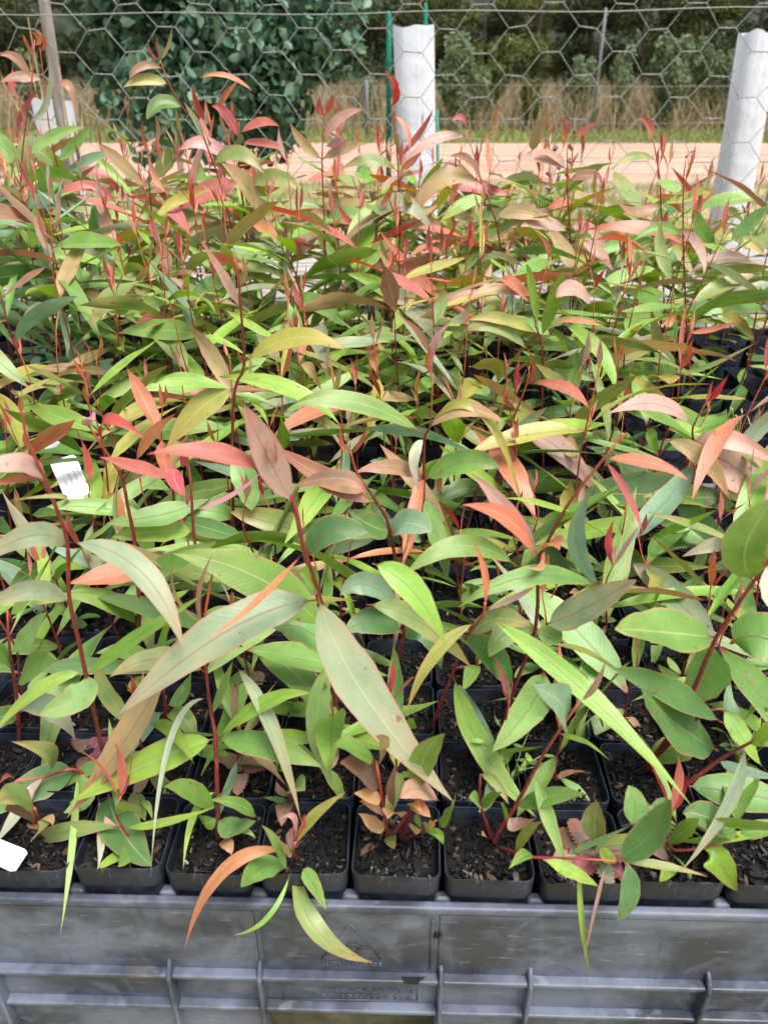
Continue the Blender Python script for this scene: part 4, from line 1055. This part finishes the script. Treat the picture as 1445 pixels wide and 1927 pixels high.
H((305, 700), [(291, 455), (281, 344), (284, 294)], [(277, 356, 225, 305, 185, 269, 28, 't'), (283, 292, 270, 260, 270, 225, 9, 'r'), (285, 296, 298, 250, 290, 210, 9, 'P'), (281, 345, 320, 300, 325, 288, 36, 'o'), (290, 440, 340, 410, 395, 415, 30, 'o'), (285, 420, 230, 405, 160, 410, 22, 'Y'), (292, 500, 240, 500, 200, 470, 34, 'D')], 'back-row seedling with two upright spear-like tip leaves')
H((450, 720), [(440, 450), (385, 262), (350, 210), (320, 160), (302, 112)], [(304, 130, 270, 125, 243, 150, 18, 'b'), (317, 158, 275, 150, 232, 165, 25, 'O'), (342, 205, 305, 195, 277, 225, 30, 'D'), (302, 108, 285, 100, 278, 72, 6, 'R'), (302, 106, 298, 90, 296, 68, 5, 'R'), (304, 106, 318, 85, 325, 42, 8, 't'), (386, 264, 370, 230, 345, 190, 14, 'p'), (400, 300, 450, 290, 500, 330, 34, 'o')], 'tallest seedling, its thin bare stem rising across the leafy tree')
H((485, 700), [(460, 400), (450, 325), (452, 275), (450, 230)], [(445, 265, 425, 215, 398, 200, 25, 'R'), (455, 255, 490, 230, 527, 238, 20, 'R'), (410, 206, 425, 180, 450, 150, 14, 'r'), (480, 175, 425, 142, 375, 148, 11, 'r'), (388, 230, 372, 200, 362, 162, 15, 'c'), (445, 322, 390, 272, 335, 285, 30, 'k'), (500, 415, 465, 350, 415, 305, 40, 't'), (440, 345, 395, 360, 340, 392, 40, 'R'), (388, 400, 362, 370, 355, 325, 14, 'r'), (455, 350, 520, 335, 570, 365, 36, 'o'), (460, 270, 500, 270, 540, 285, 18, 'R'), (462, 410, 540, 390, 615, 372, 30, 'O')], 'reddest seedling of the back rows, with a cluster of scarlet leaves')
H((965, 720), [(942, 470), (927, 400), (907, 345), (877, 245)], [(876, 262, 815, 265, 755, 312, 24, 'P'), (879, 246, 868, 222, 850, 228, 13, 'R'), (900, 345, 830, 340, 775, 420, 40, 't'), (915, 372, 870, 385, 827, 420, 30, 'Y'), (930, 410, 985, 400, 1040, 420, 34, 't'), (935, 440, 975, 410, 1035, 405, 26, 'o'), (905, 340, 880, 300, 845, 295, 16, 'b')], 'back-row seedling whose pink leaf crosses the middle tree guard')
H((1082, 720), [(1072, 450), (1067, 350), (1067, 270)], [(1077, 256, 1100, 245, 1127, 227, 13, 'R'), (1063, 272, 1060, 245, 1062, 215, 10, 'r'), (1064, 316, 1035, 290, 1007, 290, 16, 'P'), (1060, 322, 1015, 295, 975, 305, 26, 'P'), (1068, 340, 1110, 330, 1130, 350, 24, 'b'), (1074, 430, 1110, 440, 1150, 505, 34, 'P'), (1072, 440, 1020, 420, 975, 430, 30, 'P'), (1000, 285, 1010, 255, 1033, 212, 26, 't')], 'back-row seedling with crimson tips standing before the sandy road')
H((1255, 720), [(1243, 385), (1240, 330), (1227, 255)], [(1230, 262, 1220, 235, 1202, 218, 16, 'R'), (1233, 302, 1190, 295, 1147, 322, 18, 'o'), (1243, 380, 1200, 400, 1160, 380, 24, 'b'), (1243, 390, 1300, 370, 1340, 370, 22, 'O'), (1244, 430, 1200, 430, 1170, 470, 34, 'G'), (1247, 455, 1248, 420, 1260, 392, 12, 'R'), (1250, 470, 1290, 450, 1335, 470, 11, 'R')], 'thin back-row seedling with a red tip over the road at the right')
H((640, 730), [(647, 568), (672, 500), (684, 458), (699, 402), (712, 390)], [(690, 440, 748, 380, 823, 447, 40, 'p'), (682, 455, 655, 420, 636, 385, 20, 'R'), (680, 462, 672, 510, 692, 571, 18, 'w'), (700, 400, 680, 370, 684, 340, 9, 'P'), (690, 440, 730, 400, 760, 390, 12, 'r'), (672, 500, 600, 515, 535, 545, 24, 'o'), (660, 540, 610, 555, 600, 550, 26, 't'), (712, 390, 730, 370, 738, 345, 14, 'r'), (650, 560, 630, 590, 610, 640, 34, 'g')], 'back-row seedling with a hanging pale leaf and a red side leaf')
H((865, 770), [(862, 663), (857, 594), (840, 565), (838, 490), (845, 460)], [(838, 565, 778, 512, 710, 428, 26, 'r'), (770, 590, 712, 538, 652, 515, 34, 'Y'), (858, 660, 820, 608, 770, 583, 34, 'g'), (838, 488, 815, 470, 793, 480, 11, 'R'), (840, 485, 845, 450, 862, 415, 10, 'R'), (845, 570, 860, 555, 880, 535, 20, 'Y'), (860, 600, 890, 560, 925, 550, 28, 't'), (842, 480, 868, 455, 893, 432, 7, 'R')], 'seedling with a long salmon leaf slanting up to the left')
H((1300, 760), [(1290, 590), (1285, 460), (1285, 350), (1290, 300)], [(1347, 460, 1318, 430, 1305, 392, 34, 'G'), (1372, 455, 1410, 420, 1448, 386, 32, 'g'), (1422, 497, 1360, 485, 1298, 513, 27, 'm'), (1240, 505, 1170, 520, 1100, 562, 30, 'Y'), (1287, 440, 1240, 430, 1190, 455, 26, 'G'), (1288, 380, 1315, 360, 1345, 367, 18, 'O'), (1285, 350, 1260, 350, 1235, 340, 24, 'g'), (1290, 300, 1296, 290, 1304, 285, 8, 'R'), (1292, 590, 1330, 580, 1360, 600, 36, 'g')], 'green-leaved back-row seedling in front of the right tree guard')

H((745, 720), [(752, 480), (748, 300), (735, 185)], [(736, 190, 742, 160, 722, 132, 18, 'R'), (738, 195, 748, 175, 740, 150, 14, 'c'), (748, 300, 790, 250, 815, 205, 14, 'R'), (750, 330, 700, 300, 640, 320, 24, 'o'), (748, 320, 780, 300, 800, 270, 18, 'r'), (752, 420, 700, 410, 655, 440, 30, 'o'), (752, 440, 800, 420, 850, 440, 28, 't'), (740, 220, 765, 245, 770, 290, 12, 'r')], 'back-row seedling with scarlet tips left of the middle tree guard')
H((610, 720), [(612, 480), (606, 300), (612, 205)], [(610, 215, 598, 200, 604, 180, 16, 'R'), (612, 212, 622, 195, 628, 178, 14, 'R'), (608, 260, 640, 225, 685, 205, 24, 'P'), (607, 300, 570, 270, 545, 230, 22, 't'), (607, 310, 650, 280, 690, 270, 24, 't'), (610, 400, 560, 390, 510, 420, 34, 'o'), (611, 420, 660, 400, 700, 430, 28, 'G'), (607, 280, 640, 262, 620, 250, 26, 'k')], 'back-row seedling with rosy leaves against the right side of the leafy tree')
H((45, 700), [(40, 480), (42, 300), (60, 160), (66, 75)], [(62, 150, 30, 110, 0, 105, 20, 'b'), (64, 110, 50, 80, 45, 65, 9, 'r'), (66, 85, 80, 70, 70, 55, 9, 'r'), (50, 230, 90, 190, 92, 105, 14, 'w'), (42, 300, 100, 260, 165, 238, 26, 'g'), (42, 320, 0, 270, -40, 260, 40, 'g'), (40, 400, 90, 380, 130, 400, 36, 'B'), (40, 450, 0, 430, -40, 450, 40, 'B'), (40, 520, 80, 530, 100, 590, 60, 'B')], 'tall seedling with bluish lower leaves and orange tips at the far left')

# ------------------------------------------------------------------ all other seedlings
def generic(r, c, height, kind, prng, lmax=1.0):
    root = get_pot(r, c)
    th = prng.uniform(0, 6.28); lean = prng.uniform(.0, .22)
    lx, ly = math.cos(th) * lean, math.sin(th) * lean - .05
    base = Vector((prng.uniform(-.008, .008), prng.uniform(-.008, .008), SOILZ - .004))
    n = 5; pts = []
    for i in range(n + 1):
        f = i / n
        pts.append(base + Vector((lx * height * f + .012 * mnoise.noise((r * 3.1 + c, f * 2.5, 1)) * f ** .5, ly * height * f + .012 * mnoise.noise((r, c * 2.3 + f * 2.5, 5)) * f ** .5, height * f)))
    r0 = .0013 + .0024 * height
    obj('stem', stem_mesh(pts, r0, .0006, 5), STEM, root)
    def P_(f):
        q = f * n; i = min(int(q), n - 1); return pts[i].lerp(pts[i+1], q - i)
    pairs = max(3, int(height / .043)); az = prng.uniform(0, 6.28)
    dom = kind
    for k in range(pairs):
        f = .14 + (.80 if r < 10 else .72) * (k + prng.uniform(-.2, .2)) / pairs; az += math.pi / 2 + prng.uniform(-.45, .45)
        g_ = f
        for sgn in (0, math.pi):
            if prng.random() < .14: continue
            a = az + sgn + prng.uniform(-.35, .35)
            if dom == 'green':
                col = prng.choice('GGGgDYYoB') if g_ < .7 else prng.choice('GYYOotr')
            elif dom == 'blue':
                col = prng.choice('BBBDGg') if g_ < .7 else prng.choice('BGgpPb')
            elif dom == 'red':
                col = prng.choice('GGYDGo') if g_ < .45 else prng.choice('oGOtYYp') if g_ < .74 else prng.choice('PRrtRObrR')
            else:
                col = prng.choice('GGgYYD') if g_ < .5 else prng.choice('oOYtpGG') if g_ < .78 else prng.choice('PtrRYOo')
            if g_ < .3: fam, ln, el = 'broad', prng.uniform(.034, .062), prng.uniform(-.25, .45)
            elif g_ < .8: fam, ln, el = prng.choice(('lance', 'lance', 'lance', 'broad', 'narrow')), prng.uniform(.068, .118), prng.uniform(-.25, .75)
            else: fam, ln, el = prng.choice(('lance', 'narrow')), prng.uniform(.045, .08), prng.uniform(.1, 1.25)
            ln *= lmax * (.75 + .5 * min(1, height / .35))
            M = Matrix.Translation(P_(f)) @ Matrix.Rotation(a, 4, 'Z') @ Matrix.Rotation(-el, 4, 'Y') @ Matrix.Rotation(prng.uniform(-.5, .5), 4, 'X') @ Matrix.Diagonal((ln * 1.08, ln * prng.uniform(.68, 1.05), ln, 1))
            o = obj('leaf', prng.choice(LIB[fam]), None, root, M); o.color = leaf_color(col, prng, .16)
    for k in range(prng.choice((2, 2, 3)) if r < 10 else prng.choice((3, 4))):
        a = az + k * 2.2; ln = prng.uniform(.018, .05); el = prng.uniform(.85, 1.5)
        M = Matrix.Translation(P_(.985 - .022 * k)) @ Matrix.Rotation(a, 4, 'Z') @ Matrix.Rotation(-el, 4, 'Y') @ Matrix.Diagonal((ln, ln, ln, 1))
        o = obj('leaf', prng.choice(LIB['bud']), None, root, M)
        o.color = leaf_color(prng.choice('RRrcrPt') if kind != 'blue' else prng.choice('bPBr'), prng, .12)
    for k in range(prng.choice((0, 1, 2)) if r < 9 else 0):       # low round juvenile leaves
        a = prng.uniform(0, 6.28); ln = prng.uniform(.018, .034)
        M = Matrix.Translation(P_(.08)) @ Matrix.Rotation(a, 4, 'Z') @ Matrix.Rotation(-prng.uniform(.1, .6), 4, 'Y') @ Matrix.Diagonal((ln, ln * 1.3, ln, 1))
        o = obj('leaf', prng.choice(LIB['broad']), None, root, M); o.color = leaf_color(prng.choice('GGYoPhm'), prng, .14)

def visible(g_, z=RIM, mx=30):
    d = g_ - CAM; d.z = z - CAM.z
    Zc = d.y * math.cos(PITCH) - d.z * math.sin(PITCH)
    return abs(d.x / Zc * FPX) < IW / 2 + mx
NROWS = 22
hero_cells = set(HERO_CELLS)
for r in range(NROWS):
    for c in range(-24, 25):
        g_ = grid(r, c)
        if not visible(g_, RIM + (.0 if r < 9 else .15)): continue
        prng = random.Random(r * 1000 + c)
        d = g_ - CAM; d.z = RIM - CAM.z
        px = IW / 2 + FPX * d.x / (d.y * math.cos(PITCH) - d.z * math.sin(PITCH))
        if px > 1225 and 8 <= r <= 13: continue                    # empty cells of the tray
        if (r, c) in hero_cells:
            continue
        if r <= 1:
            get_pot(r, c); hgt = prng.uniform(.05, .085) if r == 0 else prng.uniform(.06, .11)
            if r == 0 and prng.random() < .2: continue
            generic(r, c, hgt, 'green', prng, 1.0)
        elif r <= 5:
            generic(r, c, prng.uniform(.09, .17), prng.choice(('green', 'green', 'mix')), prng, 1.3)
        elif r <= 9:
            if prng.random() < .10: get_pot(r, c); continue
            generic(r, c, prng.uniform(.15, .27), prng.choice(('green', 'green', 'mix', 'red')), prng, 1.15)
        else:
            occ = .72 if r <= 14 else .5
            if prng.random() > occ:
                continue
            h = prng.uniform(.24, .36) + .010 * (r - 10)
            if px < 250: h += .07; kd = prng.choice(('blue', 'blue', 'green', 'mix'))
            elif px > 1150: h -= .03; kd = prng.choice(('green', 'mix', 'red'))
            else: kd = prng.choice(('red', 'red', 'red', 'mix', 'green'))
            if 300 < px < 700 and r > 13: h += .025
            elif 700 < px < 1100: h -= .01
            generic(r, c, h, kd, prng, 1.05)

# labels: row from the front, place from the left among the pots that stand in that row
rows = {}
for (r, c) in PLANTS: rows.setdefault(r, []).append(c)
for r, cs_ in rows.items():
    for i, c in enumerate(sorted(cs_)):
        root = PLANTS[(r, c)]
        if '_tags' in root: del root['_tags']
        n_l = sum(1 for ch in root.children if ch.name.startswith('leaf'))
        where = ('front pot row' if r == 0 else ORD[r] + ' pot row from the front') + ', ' + ORD[i] + ' from the left'
        if (r, c) in DESC: lb = DESC[(r, c)]
        elif n_l == 0: lb = 'black pot of bare soil, ' + where
        elif r <= 1: lb = 'low green seedling, ' + where
        elif r <= 5: lb = 'short green seedling, ' + where
        elif r <= 9: lb = 'leafy seedling, ' + where
        else: lb = 'tall seedling, ' + where
        tag(root, lb, 'seedling' if n_l else 'plant pot', 'potted seedlings in rows')

# ------------------------------------------------------------------ empty tray at the right
def tray():
    root = empty('seedling_tray', (G0.x, G0.y, 0), YAW)
    c0, c1, r0_, r1_ = 5, 16, 8, 13
    z = RIM - .05
    for r in range(r0_, r1_ + 2):
        w = MB(); w.box(((c0 + c1) / 2 * PITCHX, (r - .5) * PITCHY, z), ((c1 - c0 + 1) / 2 * PITCHX, .003, .012)); w.build('cross_bar', TRAY, root)
    for c in range(c0, c1 + 2):
        for r in range(r0_, r1_ + 1):
            w = MB(); w.box(((c - .5) * PITCHX, r * PITCHY, z - .001), (.003, PITCHY / 2 - .0035, .011)); w.build('divider', TRAY, root)
    tag(root, 'empty black tray grid beside the pots at the right', 'tray')
tray()

# ------------------------------------------------------------------ weeds: thistle rosettes
THI = None
def toothed(name, ln, wd, seed, droop):
    def cf(u): return Vector((u * ln, 0, .25 * ln * u - droop * ln * u * u))
    def nf(u): return Vector((0, 0, 1))
    V, UV, F = [], [], []; n = 22
    for i in range(n + 1):
        u = i / n; c = cf(u); w = wprof(u, 3) * wd / 2
        for v in (-1, -.5, 0, .5, 1):
            ww = w * (1 - (.28 if (i % 2 and abs(v) == 1) else 0)); V.append((c.x, v * ww, c.z + abs(v) * w * .2 + .0015 * mnoise.noise((u * 9, v * 2, seed)))); UV.append((u, v * .5 + .5))
    for i in range(n):
        for j in range(4):
            q = i * 5 + j; F.append((q, q + 5, q + 6, q + 1))
    me = mesh_from(name, V, F, UV); me.materials.append(LEAF); return me
TO = [toothed('toothed_leaf', 1, .62, i, .3 + .1 * i) for i in range(3)]
def thistle(px, py, n, size, cols, label, seed):
    p = onz(px, py, RIM - .008); r = random.Random(seed); root = empty('thistle_rosette', (p.x, p.y, RIM - .012))
    for k in range(n):
        a = k * 2.4 + r.uniform(-.3, .3); s = size * r.uniform(.75, 1.15)
        M = Matrix.Translation((0, 0, .002 * (n - k) / n + .001)) @ Matrix.Rotation(a, 4, 'Z') @ Matrix.Rotation(-r.uniform(.15, .5), 4, 'Y') @ Matrix.Diagonal((s, s, s, 1))
        o = obj('leaf', TO[k % 3], None, root, M); o.color = leaf_color(cols[k % len(cols)], r)
    tag(root, label, 'weed')
thistle(1118, 1612, 8, .034, 'umpmPum', 'purple and grey thistle rosette in the front pot right of centre', 1)
thistle(455, 1452, 4, .03, 'umPm', 'purplish toothed weed beside a red stem, second pot row', 2)
thistle(165, 1420, 4, .03, 'umm', 'dark purple toothed weed under the left seedlings', 3)
thistle(375, 1225, 5, .03, 'GgB', 'green spiny weed between the left-hand pots', 4)
thistle(1010, 1195, 4, .024, 'Ywg', 'small pale toothed weed right of the centre', 5)
def sprig(px, py, n, h, col, label, seed):
    p = onz(px, py, RIM - .008); r = random.Random(seed); root = empty('weed_sprig', (p.x, p.y, RIM - .012))
    for k in range(n):
        a = r.uniform(0, 6.28); q = r.uniform(.3, 1) * h; e = Vector((math.cos(a) * q * .5, math.sin(a) * q * .5, q))
        s = MB(); s.tube([(0, 0, -.003), e * .5 + Vector((0, 0, .006)), e], [.0008, .0006, .0004], 5)
        o = s.build('stalk', plain_green, root, True)
        for j in range(2):
            M = Matrix.Translation(e * (1 - .3 * j)) @ Matrix.Rotation(a + 2.4 * j, 4, 'Z') @ Matrix.Rotation(-.4, 4, 'Y') @ Matrix.Diagonal((.011, .012, .011, 1))
            o = obj('leaf', LIB['broad'][(k + j) % 9], None, root, M); o.color = leaf_color(r.choice(col), r)
    tag(root, label, 'weed')
plain_green = plain('weed_stalk', (150, 172, 92), .6, 80, c2=(120, 150, 80))
sprig(960, 1470, 9, .05, 'YGg', 'thin yellow-green weed in the second pot row right of centre', 1)
sprig(1265, 1575, 9, .035, 'Yg', 'tiny bright green weed beside the thistle rosette', 2)
sprig(1385, 835, 9, .06, 'gY', 'small trailing weed over the empty tray', 3)
sprig(1390, 1440, 8, .05, 'Yg', 'thin green weed in the pots at the right edge', 4)
sprig(560, 1345, 7, .035, 'gG', 'small green weed in a pot left of centre', 5)

# ------------------------------------------------------------------ plant labels
def tagmat():
    return plain('white_label', (240, 242, 248), .4, 30, c2=(228, 230, 238))
LAB = tagmat(); INK = plain('pencil_ink', (52, 54, 70), .8, 50)
def plant_label(p0, p1, Y0, Y1, wpx, label, marks=True, notch=True):
    """flat stake label from its foot p0 to its head p1"""
    A, B = px_point(p0[0], p0[1], Y0), px_point(p1[0], p1[1], Y1)
    t = (B - A); ln = t.length; t.normalize(); view = (CAM - (A + B) / 2).normalized()
    n = (view * .8 + Vector((0, 0, .3))); n = (n - t * n.dot(t)).normalized(); s = t.cross(n)
    W = wpx / FPX * ((A + B) / 2 - CAM).dot(Vector((0, math.cos(PITCH), -math.sin(PITCH)))) / 2
    M = Matrix((s, t, n)).transposed().to_4x4(); M.translation = A
    root = empty('plant_label', A); root.matrix_world = M
    out = [(-W * .12, 0), (W * .12, 0), (W * .95, ln * .2), (W, ln * .94), (W * .8, ln), (-W * .8, ln), (-W, ln * .94), (-W * .95, ln * .2)]
    k = len(out); V = [(x, y, 0) for x, y in out] + [(x, y, .0006) for x, y in out]
    F = [tuple(reversed(range(k))), tuple(range(k, 2 * k))] + [(i, (i + 1) % k, k + (i + 1) % k, k + i) for i in range(k)]
    obj('blade', mesh_from('blade', V, F, smooth=False), LAB, root)
    if marks:
        r = random.Random(int(p0[0])); w = MB()
        for li in range(3):
            x = -W * .45 + li * W * .42; y = ln * (.34 + .08 * li); pts = []
            for q in range(26):
                y += ln * .0105; pts.append((x + W * .13 * math.sin(q * 1.5 + li) * r.uniform(.4, 1.2), y, .0009))
            w.tube(pts, .00013, 4)
        w.build('handwriting', INK, root, True)
    tag(root, label, 'plant label')
plant_label((158, 958), (118, 862), .76, .80, 48, 'white plastic plant label with faint handwriting at the left')
plant_label((105, 842), (88, 820), .86, .88, 34, 'small white label end under a broad olive leaf', False)
plant_label((-70, 1575), (42, 1622), .40, .372, 42, 'white label lying on the front pots at the left corner', True)
